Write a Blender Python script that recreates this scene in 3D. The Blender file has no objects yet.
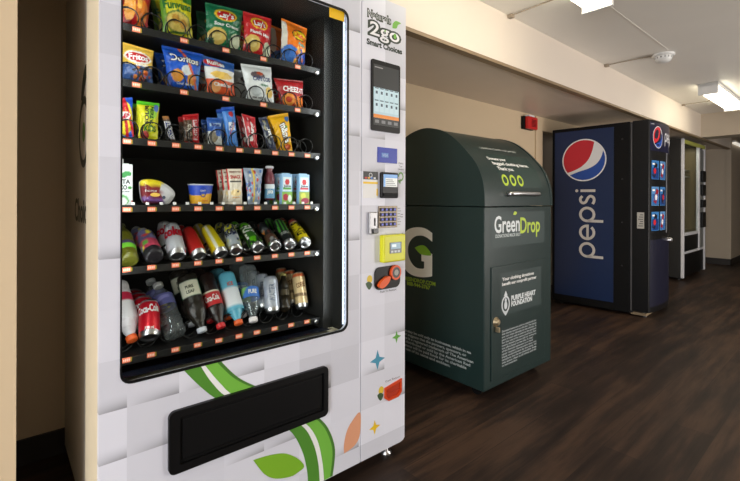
import bpy, math, random
from mathutils import Vector, Matrix
from mathutils.geometry import tessellate_polygon
random.seed(7)
C = bpy.context.scene.collection
PI = math.pi
# ---------------------------------------------------------------- camera, world, light, exposure
F = 434.37; YAW = math.radians(48.94); H = 1.06; V0 = 198.8; ROLL = .00314
CA, SA = math.cos(YAW), math.sin(YAW)
cam = bpy.data.cameras.new('camera'); camo = bpy.data.objects.new('camera', cam); C.objects.link(camo)
cam.sensor_width = 36; cam.lens = F / 740 * 36; cam.shift_y = -(240.5 - V0) / 740; cam.clip_start = .02
camo.location = (0, 0, H)
camo.rotation_mode = 'XYZ'
camo.matrix_world = Matrix.Translation((0, 0, H)) @ Matrix.Rotation(YAW - PI / 2, 4, 'Z') @ Matrix.Rotation(PI / 2, 4, 'X') @ Matrix.Rotation(ROLL, 4, 'Z')
S = bpy.context.scene; S.camera = camo
S.view_settings.view_transform = 'Standard'; S.view_settings.look = 'None'
S.view_settings.gamma = 1; S.view_settings.use_curve_mapping = False
S.view_settings.exposure = 0.3
wd = bpy.data.worlds.new('ambient_fill'); S.world = wd; wd.use_nodes = True  # even ambient fill added through the hall's open end, no real daylight source
wd.node_tree.nodes['Background'].inputs[0].default_value = (1.0, .95, .93, 1)
wd.node_tree.nodes['Background'].inputs[1].default_value = 0.8
LAMP = 7.0                                     # emission of the fluorescent diffusers
def area(name, loc, target, sx, sy, power, col):
    l = bpy.data.lights.new(name, 'AREA'); l.shape = 'RECTANGLE'; l.size = sx; l.size_y = sy; l.energy = power; l.color = col
    o = bpy.data.objects.new(name, l); C.objects.link(o); o.location = loc
    o.rotation_euler = (Vector(target) - Vector(loc)).to_track_quat('-Z', 'Y').to_euler(); return o
area('rear_fill_light', (-3.3, -1.0, .95), (1.6, 1.5, 1.15), 1.9, 1.7, 120, (.97, .97, 1))  # added soft fill from behind the camera for the machine fronts, no window
area('opposite_fill_light', (4.85, -2.5, .95), (2.4, 1.8, 1.25), 1.4, 1.7, 105, (1, .95, .90))  # added fill by the unseen opposite wall, lifts alcove and soffit, no window

# ---------------------------------------------------------------- colours and materials
def lin(c):
    c = c / 255
    return c / 12.92 if c <= .04045 else ((c + .055) / 1.055) ** 2.4
def rgb(*c): return (lin(c[0]), lin(c[1]), lin(c[2]), 1)
def mat(name, col, rough=.5, metal=0, noise=.06, scale=12, bump=0, emit=None, es=0, spec=.5):
    m = bpy.data.materials.new(name); m.use_nodes = True; nt = m.node_tree; b = nt.nodes['Principled BSDF']
    b.inputs['Roughness'].default_value = rough; b.inputs['Metallic'].default_value = metal
    b.inputs['Specular IOR Level'].default_value = spec
    tc = nt.nodes.new('ShaderNodeTexCoord'); nz = nt.nodes.new('ShaderNodeTexNoise'); nz.inputs['Scale'].default_value = scale
    nz.inputs['Detail'].default_value = 4
    nt.links.new(tc.outputs['Object'], nz.inputs['Vector'])
    mx = nt.nodes.new('ShaderNodeMix'); mx.data_type = 'RGBA'
    mx.inputs['A'].default_value = tuple(k * (1 - noise) for k in col[:3]) + (1,)
    mx.inputs['B'].default_value = tuple(min(1, k * (1 + noise)) for k in col[:3]) + (1,)
    nt.links.new(nz.outputs['Fac'], mx.inputs['Factor']); nt.links.new(mx.outputs['Result'], b.inputs['Base Color'])
    if bump:
        bp = nt.nodes.new('ShaderNodeBump'); bp.inputs['Strength'].default_value = bump; bp.inputs['Distance'].default_value = .01
        nt.links.new(nz.outputs['Fac'], bp.inputs['Height']); nt.links.new(bp.outputs['Normal'], b.inputs['Normal'])
    if emit:
        b.inputs['Emission Color'].default_value = emit; b.inputs['Emission Strength'].default_value = es
    return m
def ink(name, rough, metal=0, es=0, bump=0, spec=.5):
    m = mat(name, (.5, .5, .5, 1), rough, metal, bump=bump, scale=60, spec=spec); nt = m.node_tree; b = nt.nodes['Principled BSDF']
    a = nt.nodes.new('ShaderNodeAttribute'); a.attribute_name = 'Col'
    nt.links.new(a.outputs['Color'], b.inputs['Base Color'])
    if es:
        nt.links.new(a.outputs['Color'], b.inputs['Emission Color']); b.inputs['Emission Strength'].default_value = es
    return m
M = {}
M['ink'] = ink('printed_vinyl', .45)
M['foil'] = ink('printed_foil', .28, bump=.5)
M['card'] = ink('printed_card', .5)
M['metalink'] = ink('printed_can', .3, .35)
M['backlit'] = ink('backlit_print', .3, es=.12)
M['screen'] = ink('lit_screen', .3, es=.12)
M['black'] = mat('black_plastic', rgb(11, 11, 12), .42, spec=.3)
M['matte_black'] = mat('matte_black', rgb(8, 8, 9), .55, spec=.2)
M['cab'] = mat('cabinet_black', rgb(30, 30, 29), .55)
M['steel'] = mat('brushed_steel', (.62, .62, .64, 1), .3, 1)
M['dsteel'] = mat('dark_steel', (.06, .06, .06, 1), .35, .8)
M['white'] = mat('white_plastic', rgb(228, 227, 228), .4)
M['cream'] = mat('yellow_lit_door_edge', rgb(226, 214, 186), .4)  # yellow light on the door's edge is put into this cream
M['bodyside'] = mat('machine_side_wrap', rgb(205, 200, 192), .45)
M['clearplastic'] = mat('bottle_plastic', rgb(120, 130, 130), .12)
def glass(name, tint, base, rough=.02):
    m = bpy.data.materials.new(name); m.use_nodes = True; nt = m.node_tree; nt.nodes.clear()
    o = nt.nodes.new('ShaderNodeOutputMaterial'); t = nt.nodes.new('ShaderNodeBsdfTransparent'); g = nt.nodes.new('ShaderNodeBsdfGlossy')
    g.inputs['Roughness'].default_value = rough; g.inputs['Color'].default_value = (.85, .95, 1, 1); t.inputs['Color'].default_value = tint
    f = nt.nodes.new('ShaderNodeFresnel'); f.inputs['IOR'].default_value = base
    mx = nt.nodes.new('ShaderNodeMixShader')
    ge = nt.nodes.new('ShaderNodeNewGeometry'); mb_ = nt.nodes.new('ShaderNodeMath'); mb_.operation = 'SUBTRACT'; mb_.use_clamp = True
    nt.links.new(f.outputs[0], mb_.inputs[0]); nt.links.new(ge.outputs['Backfacing'], mb_.inputs[1]); nt.links.new(mb_.outputs[0], mx.inputs[0]); nt.links.new(t.outputs[0], mx.inputs[1]); nt.links.new(g.outputs[0], mx.inputs[2]); nt.links.new(mx.outputs[0], o.inputs[0])
    return m
M['glass'] = glass('window_glass', (.96, .98, .96, 1), 1.16)
M['clear'] = glass('clear_plastic', (.93, .95, .95, 1), 1.5, .12)
_n = M['clear'].node_tree; _o = [k for k in _n.nodes if k.type == 'OUTPUT_MATERIAL'][0]; _m = [k for k in _n.nodes if k.type == 'MIX_SHADER'][0]
_d = _n.nodes.new('ShaderNodeBsdfDiffuse'); _d.inputs[0].default_value = (.55, .6, .62, 1); _x = _n.nodes.new('ShaderNodeMixShader'); _x.inputs[0].default_value = .10
_n.links.new(_m.outputs[0], _x.inputs[1]); _n.links.new(_d.outputs[0], _x.inputs[2]); _n.links.new(_x.outputs[0], _o.inputs[0])

def wrap_material():                            # printed pattern of pale raised squares on the white vinyl
    m = bpy.data.materials.new('white_tile_wrap'); m.use_nodes = True; nt = m.node_tree; b = nt.nodes['Principled BSDF']
    b.inputs['Roughness'].default_value = .42
    N = nt.nodes.new; Lk = nt.links.new
    tc = N('ShaderNodeTexCoord'); sp = N('ShaderNodeSeparateXYZ'); Lk(tc.outputs['Object'], sp.inputs[0])
    def mth(op, a, bb=None, c=None):
        n = N('ShaderNodeMath'); n.operation = op
        for i, k in enumerate((a, bb, c)):
            if k is None: continue
            if isinstance(k, (int, float)): n.inputs[i].default_value = k
            else: Lk(k, n.inputs[i])
        return n.outputs[0]
    u = mth('DIVIDE', mth('SUBTRACT', sp.outputs[0], .0668 - 1.311), .1311)
    v = mth('DIVIDE', mth('SUBTRACT', sp.outputs[2], .51 - 1.311), .1311)
    fu, fv = mth('FRACT', u), mth('FRACT', v); cu, cv = mth('FLOOR', u), mth('FLOOR', v)
    cb = N('ShaderNodeCombineXYZ'); Lk(cu, cb.inputs[0]); Lk(cv, cb.inputs[1])
    wn = N('ShaderNodeTexWhiteNoise'); wn.noise_dimensions = '2D'; Lk(cb.outputs[0], wn.inputs['Vector'])
    sc = N('ShaderNodeSeparateColor'); Lk(wn.outputs['Color'], sc.inputs[0])
    base = mth('ADD', mth('MULTIPLY', sc.outputs[0], .20), .66)
    up = mth('GREATER_THAN', sc.outputs[1], .62)
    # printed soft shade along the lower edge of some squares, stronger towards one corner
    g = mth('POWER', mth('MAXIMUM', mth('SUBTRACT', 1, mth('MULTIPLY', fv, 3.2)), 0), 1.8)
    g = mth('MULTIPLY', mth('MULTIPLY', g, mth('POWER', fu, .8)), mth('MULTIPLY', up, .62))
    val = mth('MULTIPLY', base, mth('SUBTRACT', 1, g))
    mr = N('ShaderNodeMix'); mr.data_type = 'RGBA'; mr.inputs['A'].default_value = (.0, .0, .0, 1); mr.inputs['B'].default_value = (.90, .91, 1.0, 1)
    Lk(val, mr.inputs['Factor']); Lk(mr.outputs['Result'], b.inputs['Base Color'])
    return m
M['wrap'] = wrap_material()

def wood_floor():
    m = bpy.data.materials.new('dark_wood_planks'); m.use_nodes = True; nt = m.node_tree; b = nt.nodes['Principled BSDF']
    N = nt.nodes.new; Lk = nt.links.new
    tc = N('ShaderNodeTexCoord'); br = N('ShaderNodeTexBrick')
    br.inputs['Scale'].default_value = 1; br.inputs['Brick Width'].default_value = 1.22; br.inputs['Row Height'].default_value = .15
    br.inputs['Mortar Size'].default_value = .0012; br.inputs['Mortar Smooth'].default_value = .3; br.offset = .37
    br.inputs['Color1'].default_value = (0, 0, 0, 1); br.inputs['Color2'].default_value = (1, 1, 1, 1); br.inputs['Mortar'].default_value = (.3, .3, .3, 1)
    Lk(tc.outputs['Object'], br.inputs['Vector'])
    mp = N('ShaderNodeMapping'); mp.inputs['Scale'].default_value = (.9, 9, 1); Lk(tc.outputs['Object'], mp.inputs['Vector'])
    n1 = N('ShaderNodeTexNoise'); n1.inputs['Scale'].default_value = 1.6; n1.inputs['Detail'].default_value = 8; n1.inputs['Roughness'].default_value = .62; Lk(mp.outputs[0], n1.inputs['Vector'])
    n2 = N('ShaderNodeTexNoise'); n2.inputs['Scale'].default_value = 1.3; n2.inputs['Detail'].default_value = 3; Lk(tc.outputs['Object'], n2.inputs['Vector'])
    ad = N('ShaderNodeMath'); ad.operation = 'MULTIPLY_ADD'; Lk(br.outputs['Color'], ad.inputs[0]); ad.inputs[1].default_value = .16; Lk(n1.outputs['Fac'], ad.inputs[2])
    ad2 = N('ShaderNodeMath'); ad2.operation = 'MULTIPLY_ADD'; Lk(n2.outputs['Fac'], ad2.inputs[0]); ad2.inputs[1].default_value = .5; Lk(ad.outputs[0], ad2.inputs[2])
    cr = N('ShaderNodeValToRGB'); e = cr.color_ramp.elements
    e[0].position = .58; e[0].color = (.012, .0075, .0055, 1); e[1].position = 1.02; e[1].color = (.080, .045, .028, 1)
    k = cr.color_ramp.elements.new(.8); k.color = (.032, .019, .0135, 1)
    Lk(ad2.outputs[0], cr.inputs[0])
    mo = N('ShaderNodeMix'); mo.data_type = 'RGBA'; mo.inputs['B'].default_value = (.018, .012, .01, 1); Lk(br.outputs['Fac'], mo.inputs['Factor']); Lk(cr.outputs[0], mo.inputs['A'])
    Lk(mo.outputs['Result'], b.inputs['Base Color'])
    b.inputs['Roughness'].default_value = .5; b.inputs['Specular IOR Level'].default_value = .3
    bp = N('ShaderNodeBump'); bp.inputs['Strength'].default_value = .25; bp.inputs['Distance'].default_value = .004
    Lk(n1.outputs['Fac'], bp.inputs['Height']); Lk(bp.outputs[0], b.inputs['Normal'])
    return m
M['floor'] = wood_floor()
M['wall'] = mat('cream_wall_paint', rgb(214, 193, 160), .6, noise=.03, scale=3, bump=.05)
M['beam'] = mat('bulkhead_paint', rgb(224, 212, 198), .6, noise=.02, scale=3, bump=.04)
M['soffit'] = mat('soffit_paint', rgb(218, 205, 192), .38, noise=.10, scale=1.6, bump=.1)
M['ceiling'] = mat('ceiling_paint', rgb(236, 232, 224), .5, noise=.07, scale=1.4, bump=.12)
M['grey_wall'] = mat('taupe_wall_paint', rgb(186, 172, 152), .6, noise=.02)
M['base'] = mat('dark_baseboard', rgb(40, 34, 30), .5)
M['green'] = mat('dark_green_paint', rgb(29, 48, 46), .33, noise=.05, scale=30, bump=.04)
M['greenside'] = M['green']
M['red'] = mat('red_plastic', rgb(205, 32, 30), .4)
M['diffuser'] = mat('lit_diffuser', rgb(255, 250, 235), .5, emit=(1, .92, .72, 1), es=LAMP)
M['lwhite'] = mat('lamp_housing', rgb(225, 225, 222), .4)
M['led'] = mat('led_points', rgb(230, 235, 255), .4, emit=(.55, .68, 1, 1), es=1.1)
M['olive'] = mat('olive_interior', rgb(112, 98, 66), .5)
M['silver'] = mat('silver_paint', rgb(220, 220, 224), .4)

# ---------------------------------------------------------------- mesh builder
class MB:
    def __init__(s): s.v = []; s.f = []; s.c = []; s.m = []; s.sm = []
    def add(s, vs, fs, col=(1, 1, 1, 1), mi=0, smooth=False):
        o = len(s.v); s.v += [tuple(p) for p in vs]
        s.c += (col if isinstance(col, list) else [col] * len(vs))
        for f in fs: s.f.append([o + i for i in f]); s.m.append(mi); s.sm.append(smooth)
        return s
    def box(s, x0, x1, y0, y1, z0, z1, col=(1, 1, 1, 1), mi=0, b=0):
        if b <= 0:
            vs = [(x, y, z) for x in (x0, x1) for y in (y0, y1) for z in (z0, z1)]
            return s.add(vs, [(0, 1, 3, 2), (4, 6, 7, 5), (0, 4, 5, 1), (2, 3, 7, 6), (0, 2, 6, 4), (1, 5, 7, 3)], col, mi)
        import bmesh
        bm = bmesh.new(); bmesh.ops.create_cube(bm, size=1)
        for v in bm.verts:
            v.co = ((x0 + x1) / 2 + v.co.x * (x1 - x0), (y0 + y1) / 2 + v.co.y * (y1 - y0), (z0 + z1) / 2 + v.co.z * (z1 - z0))
        bmesh.ops.bevel(bm, geom=list(bm.edges), offset=b, segments=3, profile=.5, affect='EDGES')
        s.add([v.co[:] for v in bm.verts], [[v.index for v in f.verts] for f in bm.faces], col, mi); bm.free(); return s
    def lathe(s, A, B, prof, n=24, mi=0, front=None):  # prof: list of (r, h along axis 0..L, colour)
        A, B = Vector(A), Vector(B); w = (B - A).normalized()
        f = Vector(front or (-.35, -1, 0)); f = (f - w * f.dot(w)).normalized(); r = f.cross(w).normalized() * -1
        vs, cs, fs = [], [], []
        for (rad, h, col) in prof:
            for i in range(n):
                a = 2 * PI * i / n; vs.append(A + w * h + (f * math.cos(a) + r * math.sin(a)) * rad); cs.append(col)
        for k in range(len(prof) - 1):
            for i in range(n):
                j = (i + 1) % n; fs.append((k * n + i, k * n + j, (k + 1) * n + j, (k + 1) * n + i))
        s.add(vs, fs, cs, mi, True)
        for k in (0, len(prof) - 1):
            if prof[k][0] > 1e-4: s.add([vs[k * n + i] for i in range(n)], [list(range(n))], prof[k][2], mi)
        return s
    def tube(s, pts, r, n=6, col=(1, 1, 1, 1), mi=0, closed=False):
        pts = [Vector(p) for p in pts]; vs, fs = [], []; up = Vector((0, 0, 1)); N = len(pts)
        for i, p in enumerate(pts):
            t = (pts[(i + 1) % N if closed else min(i + 1, N - 1)] - pts[(i - 1) % N if closed else max(i - 1, 0)]).normalized()
            u = up if abs(t.dot(up)) < .95 else Vector((1, 0, 0))
            a = t.cross(u).normalized(); b = t.cross(a)
            for k in range(n): vs.append(p + (a * math.cos(2 * PI * k / n) + b * math.sin(2 * PI * k / n)) * r)
        for i in range(N if closed else N - 1):
            q = (i + 1) % N
            for k in range(n): fs.append((i * n + k, i * n + (k + 1) % n, q * n + (k + 1) % n, q * n + k))
        if not closed: fs += [list(range(n)), list(range((N - 1) * n, N * n))]
        return s.add(vs, fs, col, mi, True)
    def prism(s, Sf, loops, o0, o1=None, col=(1, 1, 1, 1), mi=0):   # outline (and holes) on surface Sf(a,b,off)
        flat = [p for l in loops for p in l]
        tri = tessellate_polygon([[Vector((p[0], p[1], 0)) for p in l] for l in loops])
        s.add([Sf(a, b, o1 if o1 is not None else o0) for a, b in flat], tri, col, mi)
        if o1 is not None:
            for l in loops:
                n = len(l)
                s.add([Sf(a, b, o0) for a, b in l] + [Sf(a, b, o1) for a, b in l], [(i, (i + 1) % n, n + (i + 1) % n, n + i) for i in range(n)], col, mi)
        return s
    def text(s, Sf, txt, a, b, h, off=.0006, col=(1, 1, 1, 1), w=None, rot=0, bold=0, mi=0, shear=0, outline=0, ax=0):
        vs, fs, wd_ = text_mesh(txt, bold, outline)
        sx = h if not w else w / wd_
        cr, sr = math.cos(rot), math.sin(rot)
        P = []
        for x, y in vs:
            X, Y = (x + ax * wd_ / 2) * sx + shear * y * h, (y - .5) * h
            P.append(Sf(a + X * cr - Y * sr, b + X * sr + Y * cr, off))
        return s.add(P, fs, col, mi)
    def build(s, name, m, parent=None, smooth=False):
        me = bpy.data.meshes.new(name); me.from_pydata(s.v, [], s.f)
        for k in (m if isinstance(m, (list, tuple)) else [m]): me.materials.append(k)
        ca = me.color_attributes.new('Col', 'FLOAT_COLOR', 'POINT')
        ca.data.foreach_set('color', [k for c in s.c for k in c])
        me.polygons.foreach_set('material_index', s.m); me.polygons.foreach_set('use_smooth', [a or smooth for a in s.sm])
        me.update()
        o = bpy.data.objects.new(name, me); C.objects.link(o)
        if parent: o.parent = parent
        return o
_tc = {}
def text_mesh(t, bold=0, outline=0):
    k = (t, bold, outline)
    if k in _tc: return _tc[k]
    cu = bpy.data.curves.new('t', 'FONT'); cu.body = t; cu.align_x = 'CENTER'; cu.fill_mode = 'FRONT'; cu.resolution_u = 3
    cu.offset = bold + outline
    o = bpy.data.objects.new('t', cu); C.objects.link(o)
    me = bpy.data.meshes.new_from_object(o)
    vs = [(v.co.x, v.co.y) for v in me.vertices]; fs = [list(p.vertices) for p in me.polygons]
    bpy.data.objects.remove(o); bpy.data.curves.remove(cu); bpy.data.meshes.remove(me)
    xs = [p[0] for p in vs] or [0, 1]; mx = (min(xs) + max(xs)) / 2; H_ = .70
    vs = [((x - mx) / H_, y / H_) for x, y in vs]; w = (max(xs) - min(xs)) / H_
    _tc[k] = (vs, fs, w); return _tc[k]
def ell(cx, cy, rx, ry, n=28, a0=0, a1=2 * PI):
    return [(cx + rx * math.cos(a0 + (a1 - a0) * i / n), cy + ry * math.sin(a0 + (a1 - a0) * i / n)) for i in range(n if a1 - a0 > 6.2 else n + 1)]
def rrect(x0, x1, y0, y1, r, n=5):
    o = []
    for cx, cy, s0 in ((x1 - r, y1 - r, 0), (x0 + r, y1 - r, 1), (x0 + r, y0 + r, 2), (x1 - r, y0 + r, 3)):
        for i in range(n + 1):
            a = (s0 + i / n) * PI / 2; o.append((cx + r * math.cos(a), cy + r * math.sin(a)))
    return o
def smooth_line(pts, k=6):
    out = []; P = [pts[0]] + list(pts) + [pts[-1]]
    for i in range(1, len(P) - 2):
        p0, p1, p2, p3 = P[i - 1], P[i], P[i + 1], P[i + 2]
        for j in range(k):
            t = j / k
            out.append(tuple(.5 * ((2 * p1[d]) + (-p0[d] + p2[d]) * t + (2 * p0[d] - 5 * p1[d] + 4 * p2[d] - p3[d]) * t * t + (-p0[d] + 3 * p1[d] - 3 * p2[d] + p3[d]) * t ** 3) for d in range(len(p1))))
    return out + [tuple(pts[-1])]
def stroke(pts, w):                               # ribbon outline of a 2D line
    L, R = [], []
    n = len(pts)
    for i, p in enumerate(pts):
        q, o = pts[min(i + 1, n - 1)], pts[max(i - 1, 0)]
        dx, dy = q[0] - o[0], q[1] - o[1]; l = math.hypot(dx, dy) or 1
        L.append((p[0] - dy / l * w / 2, p[1] + dx / l * w / 2)); R.append((p[0] + dy / l * w / 2, p[1] - dx / l * w / 2))
    return L + R[::-1]
def tag(o, label=None, cat=None, group=None, kind=None):
    for k, v in (('label', label), ('category', cat), ('group', group), ('kind', kind)):
        if v: o[k] = v
    return o
def root(name, label, cat, loc=(0, 0, 0), rz=0, group=None):
    o = bpy.data.objects.new(name, None); C.objects.link(o); o.location = loc; o.rotation_euler = (0, 0, rz); o.empty_display_size = .1
    return tag(o, label, cat, group)
def struct(name, mb, m, parent=None):
    o = mb.build(name, m, parent); o['kind'] = 'structure'; return o
def dup(r, loc, label, group=None):
    c = r.copy(); C.objects.link(c); c.location = loc; c['label'] = label
    if group: c['group'] = group
    for ch in list(r.children):
        d = ch.copy(); C.objects.link(d); d.parent = c
        for g in ch.children:
            e = g.copy(); C.objects.link(e); e.parent = d
    return c
class Frame:                                      # a machine's own axes; hit() turns a direction of view into a point of a plane
    def __init__(s, x, y, deg): s.x, s.y, s.a = x, y, math.radians(deg); s.c, s.s = math.cos(s.a), math.sin(s.a)
    def hit(s, u, v, ax, val):
        a, b = u - 370, v - V0; c_, s_ = math.cos(ROLL), math.sin(ROLL); du = c_ * a + s_ * b; dv = -s_ * a + c_ * b
        r = (CA * F + SA * du, SA * F - CA * du, -dv)
        O = (-s.x * s.c - s.y * s.s, s.x * s.s - s.y * s.c, H); D = (r[0] * s.c + r[1] * s.s, -r[0] * s.s + r[1] * s.c, r[2])
        t = (val - O[ax]) / D[ax]; return tuple(O[i] + t * D[i] for i in range(3))
    def ray(s, u, v):
        p = s.hit(u, v, 1, 0); q = s.hit(u, v, 1, 1); return Vector(p), (Vector(q) - Vector(p))

# ---------------------------------------------------------------- the setting
XE, YB, YK, ZS, ZC, XH = 9.04, 1.47, 2.208, 1.896, 2.2, 7.12
struct('floor', MB().box(-4, 13, -5, 3.2, -.05, 0), M['floor'])
struct('ceiling', MB().box(-4, 13, -5, YB + .04, ZC, ZC + .05), M['ceiling'])
struct('wall_bulkhead', MB().box(.05, XE, YB, YB + .035, ZS, ZC), M['beam'])
struct('trim_1', MB().box(.05, XE, YB + .001, YB + .05, ZS - .018, ZS), mat('brown_edge_board', rgb(140, 118, 90), .5))
struct('ceiling_alcove', MB().box(.05, XE, YB + .035, YK + .02, ZS + .008, ZS + .04), M['soffit'])
struct('wall_left', MB().box(-4, .05, YB, YK + .06, 0, ZC), M['wall'])
DX0, DX1, DZ = 4.25, 5.25, 1.765                  # doorway in the alcove's back wall
bw = MB(); bw.box(.05, DX0, YK, YK + .08, 0, ZS + .03); bw.box(DX1, XE, YK, YK + .08, 0, ZS + .03); bw.box(DX0, DX1, YK, YK + .08, DZ, ZS + .03)
struct('wall_back', bw, M['wall'])
dr = MB(); dr.box(DX0 - .13, DX0, YK - .015, YK, 0, ZS); struct('trim_2', dr, M['wall'])
dk = MB(); dk.box(DX0 - .1, DX1 + .2, 3.0, 3.08, 0, ZS + .03); dk.box(DX0 - .1, DX0, YK + .08, 3.0, 0, ZS + .03); dk.box(DX1, DX1 + .1, YK + .08, 3.0, 0, ZS + .03); dk.box(DX0 - .1, DX1 + .2, YK + .08, 3.08, ZS + .03, ZS + .08)
struct('wall_doorway', dk, M['grey_wall'])
struct('baseboard_back', MB().box(.05, DX0 - .14, YK - .012, YK, 0, .1).box(DX1 + .1, XE, YK - .012, YK, 0, .1), M['base'])
ew = MB(); ew.box(XE, XE + .1, YB, YK + .08, 0, ZC); ew.box(XE + .1, 13, YB, YB + .1, 0, ZC); struct('wall_end', ew, M['grey_wall'])
struct('wall_far', MB().box(12.9, 13, -5, YB, 0, ZC), M['grey_wall'])
struct('trim_3', MB().box(XE - .012, XE, YB + .0, YB + .055, .1, ZC).box(XE - .012, XE + .03, YB - .008, YB, .1, ZC), M['grey_wall'])
struct('baseboard_end', MB().box(XE - .014, XE, YB - .014, YK, 0, .1).box(XE - .014, 12.9, YB - .014, YB, 0, .1), M['base'])
struct('wall_right', MB().box(-2.0, 13, -2.8, -2.7, 0, ZC), M['grey_wall'])
struct('wall_header', MB().box(XH, XH + .3, -5, YB, ZS - .005, ZC), M['grey_wall'])

# ---------------------------------------------------------------- ceiling fittings
def ceiling_light(x0, label):
    L, hw = 1.2, .08
    r = root('ceiling_light', label, 'light', (x0, 1.03, ZC))
    MB().box(0, L, -hw, hw, -.035, 0, b=.004).build('housing', M['lwhite'], r)
    d = MB(); prof = [(-hw + .006, -.034), (-hw + .012, -.085), (-hw + .04, -.100), (hw - .04, -.100), (hw - .012, -.085), (hw - .006, -.034)]
    vs = [(x, y, z) for x in (.022, L - .022) for y, z in prof]; n = len(prof)
    d.add(vs, [(i, (i + 1) % n, n + (i + 1) % n, n + i) for i in range(n)] + [list(range(n)), list(range(n, 2 * n))])
    d.build('diffuser', M['diffuser'], r)
    for x in (0, L - .022):
        e = MB(); e.box(x, x + .022, -hw, hw, -.112, 0, b=.004); e.build('end_cap', M['lwhite'], r)
    return r
lt = ceiling_light(5.25, 'white wraparound ceiling light farther down the hall, just before the header')
dup(lt, (1.29, .97, ZC), 'nearest wraparound ceiling light, cut off by the top of the photo')
dup(lt, (-2.7, .97, ZC), 'wraparound ceiling light behind the camera')
M_ = MB().box(9.12, 10.3, YB - .07, YB - .002, 1.975, 2.03, b=.005)
wl = root('wall_light', 'dim strip light high on the wall past the hall corner', 'light', (9.12, YB, 1.975))
MB().box(0, 1.1, -.05, -.002, .03, .055, b=.004).build('housing', M['lwhite'], wl)
MB().box(0.01, 1.09, -.055, -.004, 0, .03, b=.005).build('diffuser', mat('dim_diffuser', rgb(230, 225, 210), .5, emit=(1, .93, .8, 1), es=.5), wl)
def conduit(x0, y0, x1, y1, label, sag=0):
    m = MB(); m.tube([(x0, y0, ZC - .006), (x1, y1, ZC - .005)], .004, 8)
    m.box(x0 - .016, x0 + .016, y0 - .03, y0, ZC - .02, ZC)
    return tag(m.build('conduit', M['conduit']), label, 'conduit', 'ceiling conduits')
M['conduit'] = mat('painted_conduit', rgb(158, 144, 124), .5)
conduit(2.415, YB - .002, 2.40, 1.14, 'thin conduit from the bulkhead to the nearest ceiling light')
conduit(3.91, YB - .002, 3.93, 1.10, 'thin conduit from the bulkhead to the smoke detector')
conduit(6.22, YB - .002, 6.20, 1.14, 'thin conduit from the bulkhead to the far ceiling light')
m = MB(); m.box(2.5, 3.88, 1.0, 1.010, ZC - .0025, ZC - .0005)
tag(m.build('ceiling_raceway', M['ceiling']), 'thin painted wire raceway along the ceiling to the smoke detector', 'raceway')
sd = root('smoke_detector', 'round off-white smoke detector on the ceiling', 'smoke detector', (3.97, 1.06, ZC))
W1 = (1, 1, 1, 1)
MB().lathe((0, 0, 0), (0, 0, -.06), [(.075, 0, W1), (.077, .012, W1), (.066, .018, W1)], 28).build('base', M['lwhite'], sd)
MB().lathe((0, 0, -.017), (0, 0, -.06), [(.06, 0, W1), (.058, .022, W1), (.045, .042, W1), (.022, .050, W1), (.0, .051, W1)], 28).build('sensor_cap', M['lwhite'], sd)
v_ = MB()
for i in range(14):
    a = 2 * PI * i / 14; v_.box(math.cos(a) * .055 - .004, math.cos(a) * .055 + .004, math.sin(a) * .055 - .004, math.sin(a) * .055 + .004, -.036, -.022)
tag(v_.build('vent_slots', M['dsteel'], sd), 'dark vent slots')
al = root('fire_alarm', 'red fire alarm box with clear strobe high on the back wall', 'fire alarm', (3.94, YK, 1.74))
MB().box(-.085, .10, -.032, 0, 0, .125, b=.004).build('back_plate', M['matte_black'], al)
MB().box(-.065, .11, -.07, -.031, .002, .12, b=.008).build('horn_housing', M['red'], al)
MB().box(-.03, .07, -.06, -.005, .118, .140, b=.006).build('strobe_lens', M['white'], al)
sl = MB()
for i in range(6): sl.box(-.01, .08, -.0725, -.0695, .025 + i * .012, .03 + i * .012)
sl.build('horn_grille', M['matte_black'], al)

# ---------------------------------------------------------------- snack vending machine
WF = Frame(.2026, 1.2784, -.3756)
vm = root('snack_vending_machine', 'white snack and drink vending machine with lit glass front and green leaf graphics', 'vending machine', (WF.x, WF.y, 0), WF.a)
def PW(a, b, off): return (a, -off, b)            # front plane of the snack machine
ZB, ZT, WW = .054, 1.857, 1.10
b = MB(); b.box(.012, WW - .012, .235, .25, .06, 1.845)           # rear body as open shell
b = MB()
b.box(.018, .034, .225, .86, .06, 1.845); b.box(WW - .03, WW - .012, .225, .86, .06, 1.845); b.box(.03, WW - .03, .84, .86, .06, 1.845)
b.box(.03, WW - .03, .225, .84, 1.825, 1.845); b.box(.03, WW - .03, .225, .84, .06, .1)
cab = b.build('cabinet', M['bodyside'], vm)
door = MB()
door.prism(PW, [[(.003, ZB), (.8595, ZB), (.8595, ZT), (.003, ZT)], rrect(.052, .797, .572, 1.757, .03)], -.02, 0)
door.build('door', M['wrap'], vm)
e = MB(); e.box(.003, .015, .0205, .22, ZB, ZT, b=.005); e.box(.012, .86, .0205, .22, ZT - .06, ZT); e.box(.012, .86, .0205, .22, ZB, .27); e.box(.045, .86, .05, .22, .50, .56)
e.build('door_edge', M['cream'], vm)
col = MB(); col.prism(PW, [[(.8635, ZB), (1.075, ZB), (1.092, ZB + .004), (WW, ZB + .012), (WW, ZT), (.8635, ZT)]], -.22, 0)
colo = col.build('control_panel', M['wrap'], vm)
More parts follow.
